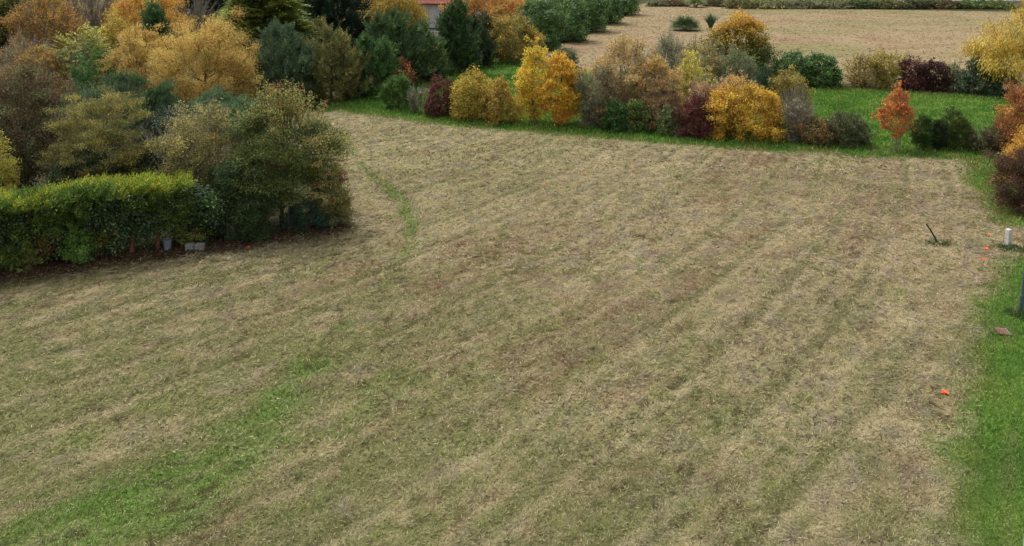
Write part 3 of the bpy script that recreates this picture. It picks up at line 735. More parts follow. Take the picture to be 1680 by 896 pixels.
plant('sage_shrub', 'grey-green soft shrub below the orange-topped tree', 'shrub', (1210, 180), (1178, 1246), 84, 'dome', [(110, 118, 78, 3), (126, 130, 92, 2), (94, 104, 72, 2)], 'fine', .75, .9, .5, twigs=200, twig_len=.8, twig_mat='grey_bark')
plant('blue_pine', 'small blue-green pine behind the big amber shrub', 'tree', (1256, 190), (1236, 1276), 112, 'dome', BLUEG, 'needle', 1.1, 1.4, .25, trunk=True, stems=4)
plant('pink_shrub', 'thin pinkish tan twiggy shrub rising behind the amber shrub', 'shrub', (1210, 206), (1182, 1240), 122, 'vase', [(192, 150, 110, 3), (176, 136, 100, 2), (206, 160, 96, 1)], 'fine', .4, .85, .5, twigs=220, twig_len=.8, twig_mat='grey_bark', group=B1)
plant('amber_shrub', 'big round amber-yellow shrub, the widest of the border', 'shrub', (1225, 234), (1160, 1290), 138, 'dome', [(208, 156, 48, 4), (192, 142, 50, 3), (172, 138, 54, 2), (136, 120, 48, 3)], 'broad', 1.1, 1.0, twigs=130, twig_len=.5, group=B1, lobes=.3, clump=1.0, boughs=.45)
plant('olive_shrub', 'olive-brown rounded shrub behind the grey stalks', 'shrub', (1293, 196), (1262, 1328), 118, 'dome', [(146, 128, 62, 3), (124, 116, 58, 3), (164, 142, 76, 2)], 'fine', 1.0, 1.0, .5, twigs=140, twig_len=.5, group=B1)
plant('bare_shrub', 'clump of tall pale grey bare stalks right of the amber shrub', 'shrub', (1302, 235), (1282, 1326), 160, 'column', [(170, 156, 124, 2), (150, 140, 112, 2)], 'fine', .2, .8, .4, twigs=420, twig_len=1.2, twig_mat='grey_bark', stems=12, group=B1, bark='grey_bark')
plant('spindle_shrub', 'low orange-brown twiggy shrub right of the grey stalks', 'shrub', (1338, 240), (1304, 1374), 192, 'dome', [(124, 106, 62, 3), (152, 112, 62, 2), (96, 92, 58, 2)], 'fine', .75, .85, .5, twigs=320, twig_len=.5, twig_mat='bark', group=B1)
plant('privet_shrub', 'low dark olive twiggy dome at the right end of the border', 'shrub', (1388, 242), (1354, 1424), 186, 'dome', [(82, 90, 56, 3), (98, 102, 64, 2), (70, 76, 50, 2)], 'fine', .95, .85, .5, twigs=320, twig_len=.5, group=B1)
plant('orange_tree', 'small orange-red round-headed tree with bare grey stems on the lawn', 'tree', (1471, 246), (1446, 1498), 143, 'tear', RUST, 'broad', .62, .95, lobes=.42, crown0=.2, stems=5, stem_r=.014, twigs=150, twig_len=.7, twig_mat='grey_bark', bark='grey_bark', shift=False)
G3 = 'three round dark green shrubs on the lawn edge'
plant('yew_shrub', 'left of three round dark green shrubs by the orange tree', 'shrub', (1513, 246), (1497, 1532), 190, 'egg', [(70, 96, 46, 3), (90, 114, 52, 2), (54, 78, 40, 2)], 'needle', 1.5, 1.2, .3, lobes=.12, group=G3)
plant('yew_shrub', 'smallest, middle one of three round dark green shrubs', 'shrub', (1539, 247), (1529, 1552), 198, 'egg', DARK, 'needle', 1.5, 1.2, .3, lobes=.12, group=G3)
plant('yew_shrub', 'tallest, right-hand one of three round dark green shrubs', 'shrub', (1564, 248), (1544, 1590), 182, 'egg', [(74, 96, 46, 3), (102, 114, 52, 2), (56, 78, 40, 2)], 'needle', 1.5, 1.2, .3, lobes=.12, group=G3)
plant('bare_shrub', 'small dark nearly leafless shrub right of the round green shrubs', 'shrub', (1604, 252), (1586, 1626), 214, 'vase', [(112, 98, 74, 2), (96, 100, 66, 2)], 'fine', .3, .9, .5, twigs=220, twig_len=.5)
plant('bare_shrub', 'dark twiggy shrub with few leaves close to the tall copper hedge', 'shrub', (1634, 254), (1616, 1658), 208, 'vase', [(104, 84, 66, 2), (96, 92, 62, 2)], 'fine', .35, .9, .5, twigs=260, twig_len=.6)

# ======== right edge
plant('copper_shrub', 'tall copper-orange shrub at the right edge above the lawn', 'shrub', (1694, 262), (1644, 1752), 136, 'dome', [(150, 96, 52, 3), (128, 80, 48, 3), (176, 120, 58, 2)], 'fine', 1.1, .95, .5, twigs=200, twig_len=.6)
plant('amber_shrub', 'amber-yellow shrub between the copper and the brown-purple shrubs', 'shrub', (1702, 312), (1650, 1770), 204, 'dome', [(196, 146, 56, 3), (176, 124, 52, 3), (146, 116, 54, 2)], 'broad', 1.0, .95, twigs=100, twig_len=.5)
plant('purple_shrub', 'dense brown-purple shrub at the right edge near the white post', 'shrub', (1712, 364), (1648, 1790), 236, 'column', [(84, 58, 44, 3), (74, 52, 44, 2), (104, 74, 50, 2), (66, 62, 40, 1)], 'fine', 1.25, .9, .55, twigs=240, twig_len=.5, twig_mat='red_twig')
plant('weeping_willow', 'large golden weeping willow cut by the right edge', 'tree', (1716, 172), (1622, 1830), -12, 'egg', [(190, 156, 58, 3), (172, 144, 60, 3), (142, 128, 64, 2), (202, 168, 70, 1)], 'hang', .95, 1.5, .3, trunk=True, stems=10, crown0=.06, twigs=260, twig_len=1.4, lobes=.42, clump=1.25, shell=.38, bark='grey_bark')

# ======== shrubs between lawn and far field
B2 = 'row of shrubs between the lawn and the far field'
plant('laurel_shrub', 'left dome of the dark green laurel pair', 'shrub', (1303, 143), (1268, 1338), 86, 'dome', LAUREL, 'broad', 1.6, .95, lobes=.15, boughs=.2, mat='gloss_leaf', group=B2)
plant('laurel_shrub', 'right dome of the dark green laurel pair', 'shrub', (1347, 145), (1318, 1378), 88, 'dome', LAUREL, 'broad', 1.6, .95, lobes=.15, boughs=.2, mat='gloss_leaf', group=B2)
plant('forsythia_shrub', 'thin yellow-tan vase-shaped shrub right of the laurel pair', 'shrub', (1414, 146), (1386, 1438), 90, 'vase', [(160, 140, 80, 3), (140, 122, 76, 2), (176, 152, 86, 1)], 'fine', .5, .9, .6, twigs=180, twig_len=.8, group=B2, stems=9)
plant('forsythia_shrub', 'fuller yellow-olive vase-shaped shrub left of the wine-red pair', 'shrub', (1451, 148), (1426, 1480), 87, 'vase', [(158, 140, 66, 3), (136, 124, 62, 2), (170, 150, 72, 1)], 'fine', .7, .9, .6, twigs=160, twig_len=.8, group=B2, stems=9)
plant('smoke_shrub', 'wine-red upright shrub, left of the dark red pair', 'shrub', (1496, 150), (1474, 1522), 96, 'column', [(94, 50, 50, 3), (78, 44, 44, 2), (120, 72, 66, 1)], 'broad', 1.0, .85, twigs=80, twig_len=.5, twig_mat='red_twig', group=B2)
plant('smoke_shrub', 'darkest brown-red upright shrub, right of the dark red pair', 'shrub', (1533, 152), (1510, 1556), 99, 'column', [(66, 42, 38, 3), (56, 38, 34, 2), (80, 52, 44, 2)], 'broad', 1.3, .85, group=B2)
plant('sage_shrub', 'narrow grey-green shrub against the darkest red one', 'shrub', (1564, 151), (1548, 1580), 104, 'dome', GREYG, 'fine', .6, .9, .5, twigs=90, twig_len=.5, group=B2)
plant('elaeagnus_shrub', 'round dark grey-green shrub near the golden willow', 'shrub', (1608, 158), (1576, 1640), 96, 'dome', [(66, 86, 62, 3), (82, 102, 74, 2), (52, 70, 50, 2)], 'fine', 1.15, .95, .5, twigs=120, twig_len=.7, group=B2)
plant('bare_shrub', 'thin low dark shrub under the golden willow', 'shrub', (1650, 160), (1628, 1672), 118, 'vase', [(98, 98, 62, 2), (120, 108, 66, 2)], 'fine', .4, .9, .5, twigs=120, twig_len=.5, group=B2)
plant('sage_shrub', 'round grey-green shrub behind the yellow and amber trees, edge of the far field', 'shrub', (925, 112), (903, 947), 80, 'dome', [(106, 116, 84, 3), (92, 100, 72, 2), (128, 124, 92, 1)], 'fine', .95, .9, .5, twigs=60, twig_len=.6)

def grass_clump(name, label, base, xs, ytop, pal, stiff=.4, n=900, group=None):
    COUNT[0] += 1; rng = np.random.default_rng(COUNT[0])
    g0 = G(*base); u = scale_at(base[1]); r = (xs[1] - xs[0]) / 2 / u; H = height_at(g0[1], ytop)
    a = rng.uniform(0, 2 * math.pi, n); o = np.stack([np.cos(a), np.sin(a), 0 * a], 1)
    L = H * rng.uniform(.8, 1.25, n); f = rng.uniform(.1, 1, n) ** .7
    V = []; prev = o * .12 * r * rng.random((n, 1)); W = .06 * r
    d = unit(o * (f * (1 - stiff))[:, None] + np.array([0, 0, 1.])); cols = []
    c0 = np.array([S(*p) for p in pal])[rng.integers(len(pal), size=n)] * rng.normal(1.1, .2, (n, 1)).clip(.5, 1.7)
    for s in range(4):
        nx = prev + d * (L / 4)[:, None]
        sd = unit(np.cross(d, o + rng.normal(0, .05, (n, 3)))); w0, w1 = W * (1 - s * .2), W * (1 - (s + 1) * .2)
        V.append(np.stack([prev - sd * w0 / 2, prev + sd * w0 / 2, nx + sd * w1 / 2, nx - sd * w1 / 2], 1)); cols.append(c0)
        prev = nx; d = unit(d + (o * .55 - np.array([0, 0, .55])) * (f * (1 - stiff) * 1.1)[:, None])
    v = np.concatenate(V); v[:, :, 2] = np.maximum(v[:, :, 2], .02)
    q = np.array([g0[0], g0[1], 0]); v = v + q.astype(np.float32)
    o_ = quad_obj(name, v, M['blade'], None, np.concatenate(cols), origin=q)
    return tag(o_, label, 'grass clump', group)
grass_clump('pampas_grass', 'round arching grey-green pampas tuft alone in the far field', (1124, 50), (1108, 1140), 25, [(100, 116, 78), (118, 132, 90), (82, 98, 68)], .15, 3200)
grass_clump('yucca', 'dark spiky tuft right of the round pampas tuft', (1166, 50), (1152, 1181), 26, [(78, 96, 74), (96, 112, 84), (62, 80, 62)], .72, 420)
grass_clump('pampas_grass', 'pale pampas tuft at the top edge among the far undergrowth', (1141, 12), (1124, 1160), -8, [(150, 158, 110), (170, 172, 128), (120, 134, 90)], .3, 900)

# ======== undergrowth along the end of the far field
B3 = 'low shrubs along the end of the far field'
far = [(1068, 1092, 2, 'low grey-green scrub left of the top pampas tuft'), (1092, 1122, 1, 'dull brown low scrub against the top pampas tuft'), (1160, 1196, -2, 'brown-green scrub right of the top pampas tuft'),
       (1196, 1240, -3, 'wide olive scrub above the end of the far field'), (1238, 1290, -1, 'low pale olive scrub above the middle of the far field'), (1286, 1340, 0, 'grassy grey-green scrub, wide and low, at the far field end'),
       (1336, 1392, -2, 'pale sage scrub in front of the grey road'), (1388, 1432, 1, 'dark green tuft-like scrub in front of the road'), (1428, 1482, -1, 'olive scrub with brown patches beside the road'),
       (1476, 1530, 2, 'dark bramble scrub below the pale road'), (1520, 1572, 1, 'brownish bramble scrub below the road'), (1566, 1622, 2, 'mid green scrub left of the golden willow'), (1612, 1660, 3, 'green scrub partly behind the golden willow')]
OLV2 = [(116, 114, 72, 3), (102, 104, 66, 2), (130, 122, 78, 1)]
fp = [GREYG, [(124, 108, 80), (110, 104, 74)], [(112, 102, 76), (96, 100, 62)], OLV2, [(138, 136, 88), (120, 124, 80)], GREYG, [(138, 140, 100), (120, 126, 88)], [(74, 90, 56), (92, 106, 64)], OLV2, [(70, 78, 50), (88, 90, 58)], [(108, 92, 66), (90, 92, 56)], [(86, 106, 60), (104, 118, 66)], [(88, 106, 58), (110, 118, 68)]]
for (a, b, yt, lb), pl in zip(far, fp):
    plant('scrub', lb, 'shrub', ((a + b) / 2, 15 if a > 1190 else 11), (a - 6, b + 6), yt - 1, 'dome', pl, 'fine', 1.0, 1.1, .6, lobes=.45, depth=.5, group=B3, stems=3)

# ======== laurel hedge running back on the left of the far field
B4 = 'laurels in a row left of the far field'
for (bx, by), xs, yt, lb in [((884, 84), (850, 926), -4, 'nearest and leftmost big laurel by the far field'), ((925, 70), (893, 962), -10, 'laurel second from the near end of its row'), ((960, 54), (930, 996), -16, 'laurel third from the near end of its row'),
                             ((990, 40), (962, 1022), -20, 'laurel second from the far end of its row'), ((1015, 26), (990, 1046), -22, 'smallest laurel, the far end of its row')]:
    plant('laurel', lb, 'shrub', (bx, by), xs, yt, 'column', LAUREL, 'broad', 1.4, .95, mat='gloss_leaf', group=B4, lobes=.28, depth=1.0)

plant('maple_tree', 'half green, half orange-yellow tree at the corner of the cypress row', 'tree', (838, 106), (792, 888), 24, 'egg', [(150, 132, 58, 3), (120, 116, 54, 3), (186, 140, 58, 2), (86, 98, 50, 2)], 'broad', .95, .95, trunk=True, stems=8, crown0=.05, twigs=160, twig_len=.9, twig_mat='grey_bark', bark='grey_bark', lobes=.4)
plant('dark_tree', 'dark twiggy small tree between the cypresses and the maple', 'tree', (792, 103), (770, 816), 22, 'egg', [(58, 66, 42, 3), (76, 76, 48, 2), (48, 56, 38, 2)], 'broad', .75, .9, trunk=True, stems=8, crown0=.1, twigs=200, twig_len=.9, bark='dark_bark')

# ======== the cypress row behind the left lawn
B5 = 'cypress row behind the left lawn'
cyp = [((462, 176), (416, 512), 44, BLUEG, 'wide blue-green cypress at the left end of the row', .9), ((546, 170), (494, 592), 44, [(92, 96, 54, 3), (112, 106, 56, 2), (72, 84, 48, 2), (130, 116, 64, 1)], 'brown-olive tinged cypress second in the row', .9),
       ((606, 162), (574, 648), 66, [(66, 98, 52, 3), (84, 112, 58, 2), (54, 80, 46, 2)], 'lower bright green cypress beside the brown-tinged one', .8), ((646, 146), (592, 694), 24, CYP, 'tall full green cypress near the middle of the row', .9),
       ((690, 136), (652, 730), 50, [(64, 86, 48, 3), (94, 106, 56, 2), (52, 72, 44, 2)], 'lower yellowish green cypress right of the tall full one', .8), ((748, 123), (714, 784), 8, CYP, 'tallest pointed dark cypress in front of the garage', .9),
       ((772, 112), (740, 804), 36, DARK, 'darkest low cypress at the right end of the row', .9)]
for b, xs, yt, pl, lb, dp in cyp:
    plant('cypress', lb, 'tree', b, xs, yt, 'spire' if yt < 12 else 'dome', pl, 'frond', 1.5, .8, .6, trunk=True, stems=5, group=B5, lobes=.3, depth=dp, bark='dark_bark', plume=True)
plant('sumac_shrub', 'sparse scarlet-leaved shrub at the foot of the cypress row', 'shrub', (652, 156), (608, 694), 96, 'dome', [(152, 68, 42, 3), (166, 88, 50, 2), (120, 60, 40, 2), (100, 94, 52, 3)], 'broad', .2, 1.1, lobes=.5, boughs=.85, clump=1.3, twigs=60, twig_len=.9, bark='dark_bark', shell=.2)

# ======== back of the left garden
plant('gold_birch', 'tall golden-olive weeping birch behind the cypress row', 'tree', (624, 78), (566, 690), -30, 'egg', [(176, 142, 56, 3), (152, 130, 56, 3), (130, 118, 52, 2), (196, 152, 58, 1)], 'hang', 1.0, 1.4, .35, trunk=True, stems=8, crown0=.1, twigs=180, twig_len=1.6, twig_mat='grey_bark', bark='grey_bark')
plant('orange_birch', 'tall orange birch with pale trunk in front of the house', 'tree', (796, 62), (734, 858), -34, 'egg', [(202, 150, 78, 3), (190, 134, 72, 3), (208, 160, 76, 2), (172, 130, 84, 1)], 'fine', .8, 1.05, .6, trunk=True, stems=10, crown0=.08, twigs=260, twig_len=1.6, twig_mat='grey_bark', bark='grey_bark')
plant('black_pine', 'nearly black round conifer right of the big cedar', 'tree', (545, 110), (496, 602), -26, 'egg', [(30, 48, 32, 3), (38, 58, 36, 2), (24, 38, 28, 2)], 'frond', 1.4, .9, .6, trunk=True, stems=5, crown0=.02, bark='dark_bark', lobes=.25)
plant('back_conifer', 'very dark conifer in the gap left of the big cedar', 'tree', (330, 62), (284, 392), -40, 'egg', [(34, 46, 32, 3), (44, 56, 36, 2), (28, 38, 28, 2)], 'frond', 1.2, .9, .6, trunk=True, stems=5, bark='dark_bark')
plant('bare_tree', 'thin grey leafless tree before the dark conifer', 'tree', (312, 78), (286, 346), -14, 'vase', [(120, 112, 92, 1)], 'fine', .05, .8, .5, trunk=True, stems=12, crown0=.1, twigs=420, twig_len=1.6, twig_mat='grey_bark', bark='grey_bark')
plant('back_conifer', 'dark green conifer behind the gap between cedar and black round conifer', 'tree', (498, 66), (456, 540), -44, 'egg', [(46, 62, 36, 3), (58, 76, 42, 2), (36, 50, 32, 2)], 'frond', 1.2, .9, .6, trunk=True, stems=5, bark='dark_bark')
def cedar():
    COUNT[0] += 1; rng = np.random.default_rng(77)
    b = np.array([*G(432, 122), 0]); root = empty('cedar', b); tag(root, 'big cedar with layered branches and yellow-green tips', 'tree')
    H = height_at(b[1], -40); u = scale_at(122); T = Tubes()
    T.add([[0, 0, -.1], [.1, 0, H * .5], [0, 0, H]], [.42, .3, .05], 8)
    P, O = [], []
    for lv in range(13):
        z = H * (.1 + .86 * lv / 12); R = (84 / u) * (1 - .72 * (lv / 12) ** 1.6)
        for k in range(9):
            a = rng.uniform(0, 2 * math.pi); L = R * rng.uniform(.7, 1.12); d = np.array([math.cos(a), math.sin(a), 0])
            st = np.array([0, 0, z - .25]); e = d * L + np.array([0, 0, z + rng.normal(0, .2) - .1 * L])
            T.add(curve3(st, e, np.array([0, 0, .10 * L]), rng), [.11, .09, .07, .05, .025], 5)
            for q in np.linspace(.3, 1.0, 9):
                for _ in range(3):
                    P.append(st * (1 - q) + e * q + np.array([0, 0, .18 * L * q * (1 - q) * 2 + .04]) + rng.normal(0, .12 + .24 * q, 3) * np.array([1, 1, .18])); O.append(unit(d + rng.normal(0, .5, 3) * np.array([1, 1, .15])))
    P, O = np.array(P), np.array(O)
    foliage(rng, P, O, 5, .16, .85, .3, 'tier', [(96, 118, 54, 3), (126, 138, 60, 3), (76, 98, 50, 2), (164, 166, 74, 3)], 0, H, mixed=.5, parent=root, name='crown', droop=.25)
    T.build('trunk', M['dark_bark'], root)
cedar()

plant('golden_willow', 'broad tan-gold twisted willow, right and larger one of two', 'tree', (335, 186), (250, 430), 32, 'dome', [(200, 162, 84, 3), (186, 152, 78, 3), (168, 144, 78, 2), (208, 168, 94, 2), (146, 132, 70, 1)], 'fine', .95, .95, .42, trunk=True, stems=12, crown0=.02, twigs=700, twig_len=1.1, lobes=.3, clump=.95, shell=.36, bark='bark')
plant('golden_willow', 'smaller tan-gold twisted willow left of the larger one', 'tree', (222, 178), (172, 276), 46, 'dome', [(200, 164, 88, 3), (186, 152, 80, 3), (170, 144, 80, 2), (210, 170, 96, 1)], 'fine', .95, .95, .42, trunk=True, stems=9, crown0=.02, twigs=360, twig_len=1.0, lobes=.34, clump=.95, shell=.36)
plant('green_conifer', 'small dark green bushy conifer poking up behind the tan-gold willows', 'tree', (254, 112), (238, 272), 16, 'egg', [(62, 92, 52, 3), (78, 106, 60, 2), (52, 76, 46, 2)], 'frond', 1.2, .8, .6, trunk=True, stems=3, bark='dark_bark')
plant('orange_tree', 'bright orange-yellow tree at the top behind the tan-gold willows', 'tree', (236, 98), (180, 300), -30, 'egg', [(206, 150, 62, 3), (190, 132, 56, 3), (200, 160, 70, 2), (160, 130, 62, 1)], 'broad', .8, .95, trunk=True, stems=9, crown0=.06, twigs=240, twig_len=1.2, twig_mat='grey_bark')
plant('yellow_shrub', 'yellow-green shrub left of the smaller tan-gold willow', 'shrub', (188, 130), (158, 226), 28, 'dome', [(170, 150, 60, 3), (150, 140, 60, 2), (188, 152, 60, 2), (120, 118, 52, 1)], 'broad', .85, .95, twigs=120, twig_len=.8)
plant('bare_tree', 'grey leafless tree at the top left with a haze of fine twigs', 'tree', (152, 92), (108, 196), -26, 'vase', [(150, 138, 112, 1), (170, 140, 84, 1)], 'fine', .12, .8, .5, trunk=True, stems=16, crown0=.12, twigs=800, twig_len=1.7, twig_mat='grey_bark', bark='grey_bark')
plant('brown_tree', 'amber-brown thinning tree left of the grey leafless tree', 'tree', (72, 108), (20, 126), -8, 'egg', [(170, 126, 58, 3), (150, 112, 60, 3), (184, 142, 60, 2), (122, 100, 60, 2)], 'broad', .55, .95, trunk=True, stems=12, crown0=.08, twigs=520, twig_len=1.3, twig_mat='grey_bark', bark='grey_bark')
plant('evergreen_tree', 'dark mossy green tree cut by the top left corner', 'tree', (4, 98), (-62, 62), -40, 'egg', [(86, 92, 36, 3), (112, 108, 40, 2), (54, 66, 34, 3), (130, 120, 46, 1)], 'broad', 1.1, .95, trunk=True, stems=7, crown0=.12, bark='dark_bark')
plant('yellow_tree', 'mustard-yellow tree at the top edge between mossy and grey trees', 'tree', (82, 84), (40, 130), -34, 'egg', [(150, 134, 46, 3), (130, 122, 46, 2), (172, 146, 52, 1)], 'broad', 1.0, .95, trunk=True, stems=6, crown0=.06)
plant('bare_shrub', 'grey-brown tangled leafless shrub at the left edge below the mossy tree', 'shrub', (32, 150), (-14, 80), 66, 'dome', [(132, 112, 78, 2), (150, 124, 76, 2)], 'fine', .25, .9, .5, twigs=620, twig_len=1.1, twig_mat='grey_bark', bark='grey_bark')
plant('mahonia_shrub', 'lime-tipped feathery shrub in front of the amber-brown tree', 'shrub', (128, 158), (80, 184), 52, 'dome', [(124, 126, 60, 3), (104, 114, 54, 2), (92, 112, 56, 2), (176, 156, 72, 1)], 'tier', .8, .9, .6, top=([(158, 150, 72), (140, 138, 62)], .65, 1.1), lobes=.4)
plant('orange_shrub', 'amber-orange loose shrub left of the lime-tipped one', 'shrub', (76, 166), (28, 116), 78, 'dome', [(176, 132, 56, 3), (152, 116, 58, 3), (118, 104, 54, 2), (92, 96, 50, 2)], 'broad', .75, .95, twigs=260, twig_len=.9, twig_mat='grey_bark', lobes=.4)
plant('green_shrub', 'dark green feathery shrub tucked under the smaller tan-gold willow', 'shrub', (160, 176), (122, 196), 92, 'dome', [(64, 96, 50, 3), (82, 112, 56, 2), (52, 78, 44, 2)], 'frond', 1.0, .85, .6)
plant('lawn_hazel', 'brown-green low mixed shrub at the left edge above the plum tree', 'shrub', (30, 210), (-40, 110), 110, 'dome', [(118, 92, 60, 3), (100, 92, 56, 3), (134, 110, 62, 2), (92, 66, 54, 2)], 'broad', .7, .95, twigs=320, twig_len=.9, twig_mat='grey_bark', lobes=.4)

# two clipped screens of soft green deeper in the garden
plant('bamboo_screen', 'soft mid-green bamboo-like screen under the smaller tan-gold willow', 'shrub', (196, 236), (94, 290), 122, 'dome', [(74, 98, 60, 3), (90, 112, 68, 2), (60, 82, 52, 2)], 'hang', 1.4, 1.6, .25, depth=.45, lobes=.15)
plant('bamboo_screen', 'darker tall lobe of green bamboo beside the ivy-dark tree', 'shrub', (262, 250), (222, 304), 138, 'dome', [(60, 86, 50, 3), (72, 100, 56, 2), (50, 70, 44, 2)], 'hang', 1.5, 1.6, .25, depth=.7)
plant('bamboo_screen', 'bluish green soft screen under the larger tan-gold willow', 'shrub', (366, 228), (280, 456), 148, 'dome', [(88, 116, 78, 3), (74, 104, 68, 2), (106, 126, 80, 1)], 'hang', 1.4, 1.5, .25, depth=.4, lobes=.15)

plant('plum_tree', 'purple-brown sparse plum tree behind the left part of the clipped hedge', 'tree', (36, 352), (-50, 118), 112, 'egg', [(84, 62, 46, 3), (72, 54, 44, 2), (98, 78, 52, 2), (84, 90, 50, 4)], 'broad', .6, 1.1, trunk=True, stems=14, crown0=.12, twigs=220, twig_len=.8, twig_mat='bark', bark='dark_bark', shell=.42, lobes=.35)
plant('pear_tree', 'small yellow-leaved sapling at the left edge above the hedge', 'tree', (2, 372), (-30, 26), 214, 'egg', [(168, 156, 62, 3), (140, 136, 60, 2)], 'broad', .5, 1.0, trunk=True, stems=5, crown0=.2)
plant('mimosa_tree', 'fine-leaved olive-yellow tree with bare grey twigs behind the hedge', 'tree', (168, 350), (98, 250), 156, 'dome', [(138, 130, 66, 3), (118, 116, 62, 3), (158, 142, 66, 2), (96, 102, 56, 2)], 'fine', .75, .85, .5, trunk=True, stems=12, crown0=.22, twigs=460, twig_len=.9, twig_mat='grey_bark', bark='grey_bark', shell=.38, lobes=.5, flat=.45)
plant('green_shrub', 'dark green rounded evergreen behind the hedge under the fine-leaved olive tree', 'shrub', (128, 372), (66, 196), 250, 'dome', DARK, 'broad', 1.0, .9, lobes=.4)
plant('holly_tree', 'dark shaded evergreen behind the highest part of the clipped hedge', 'tree', (270, 350), (200, 340), 182, 'egg', [(36, 56, 36, 3), (48, 70, 42, 2), (28, 42, 30, 2), (84, 92, 50, 1)], 'broad', .9, .9, trunk=True, stems=8, crown0=.05, bark='dark_bark', mat='gloss_leaf')
plant('walnut_tree', 'sparse tree with yellow-brown leaves left of the dark corner tree', 'tree', (330, 368), (262, 396), 172, 'egg', [(150, 138, 80, 3), (134, 126, 72, 3), (118, 118, 68, 2), (168, 150, 82, 1)], 'broad', .42, 1.0, trunk=True, stems=14, crown0=.32, twigs=420, twig_len=.9, twig_mat='grey_bark', bark='grey_bark', shell=.45, lobes=.4)

# the big corner tree: spreading, dark, orange-tipped shoots above
def corner_shoots(rng, root, c, rx, ry, z1, leaf):
    P, O = [], []; T = Tubes()
    for k in range(54):
        a = rng.uniform(0, 2 * math.pi); q = rng.uniform(.0, .7)
        st = np.array([c[0] + rx * q * math.cos(a), c[1] + ry * q * math.sin(a), z1 * (.86 - .2 * q)]); e = st + np.array([rng.normal(.12, .28), rng.normal(0, .25), rng.uniform(.6, 1.5)])
        T.add(curve3(st, e, rng.normal(0, .05, 3), rng, 4), [.016, .012, .009, .005], 4)
        for f in np.linspace(.3, 1, 7): P.append(st * (1 - f) + e * f); O.append(unit(e - st))
    for k in range(22):     # long side boughs reaching right over the field
        a = rng.uniform(-.9, .7); z = z1 * rng.uniform(.25, .75)
        st = np.array([c[0] + rx * .55 * math.cos(a), c[1] + ry * .55 * math.sin(a), z]); e = st + np.array([rx * .55 * math.cos(a), ry * .5 * math.sin(a), rng.uniform(-.1, .4)])
        T.add(curve3(st, e, np.array([0, 0, .08]), rng, 4), [.018, .014, .01, .005], 4)
        for f in np.linspace(.2, 1, 9): P.append(st * (1 - f) + e * f); O.append(unit(e - st))
    foliage(rng, np.array(P), np.array(O), 16, .09, leaf * 1.1, leaf * .66, 'broad', [(134, 134, 68, 3), (146, 132, 70, 2), (170, 116, 70, 1), (108, 116, 58, 3)], 0, z1, parent=root, name='shoots')
    T.build('shoot_sprays', M['bark'], root)
plant('corner_tree', 'dark green spreading tree with orange-tipped shoots at the field corner', 'tree', (462, 372), (378, 556), 168, 'egg', [(92, 106, 50, 3), (76, 92, 46, 3), (112, 118, 54, 2), (60, 74, 42, 2)], 'broad', 1.05, .95, trunk=True, stems=12, crown0=.16, twigs=140, twig_len=.7, bark='red_bark', lobes=.4, clump=1.3, depth=.8, flat=.4,
      top=([(128, 126, 60), (142, 126, 62), (112, 116, 54), (156, 112, 64)], .78, 1.15), extra=corner_shoots)
plant('privet_shrub', 'olive-yellow arching shrub under the right side of the corner tree', 'shrub', (542, 376), (505, 576), 288, 'dome', [(104, 106, 56, 3), (126, 116, 58, 2), (80, 88, 48, 2)], 'broad', .8, .9, twigs=140, twig_len=.6, lobes=.4)
plant('ivy_shrub', 'bluish dark ivy mound at the foot of the corner tree', 'shrub', (498, 382), (462, 542), 326, 'dome', [(52, 78, 58, 3), (66, 92, 70, 2), (42, 62, 46, 2)], 'broad', 1.0, .9, depth=.4, lobes=.4)
plant('laurel_shrub', 'dark green overgrown evergreen between the clipped hedge and the corner tree', 'shrub', (392, 398), (328, 452), 262, 'dome', [(50, 72, 38, 3), (62, 86, 44, 2), (40, 56, 34, 2), (84, 100, 48, 1)], 'broad', 1.1, .9, depth=.6, lobes=.4)
plant('plum_shrub', 'small tuft of dark red leaves on the right flank of the corner tree', 'shrub', (546, 340), (528, 566), 272, 'egg', [(78, 46, 42, 3), (92, 56, 48, 2)], 'broad', .5, .95, crown0=.45, twigs=40, twig_len=.5, twig_mat='red_twig', shift=False)

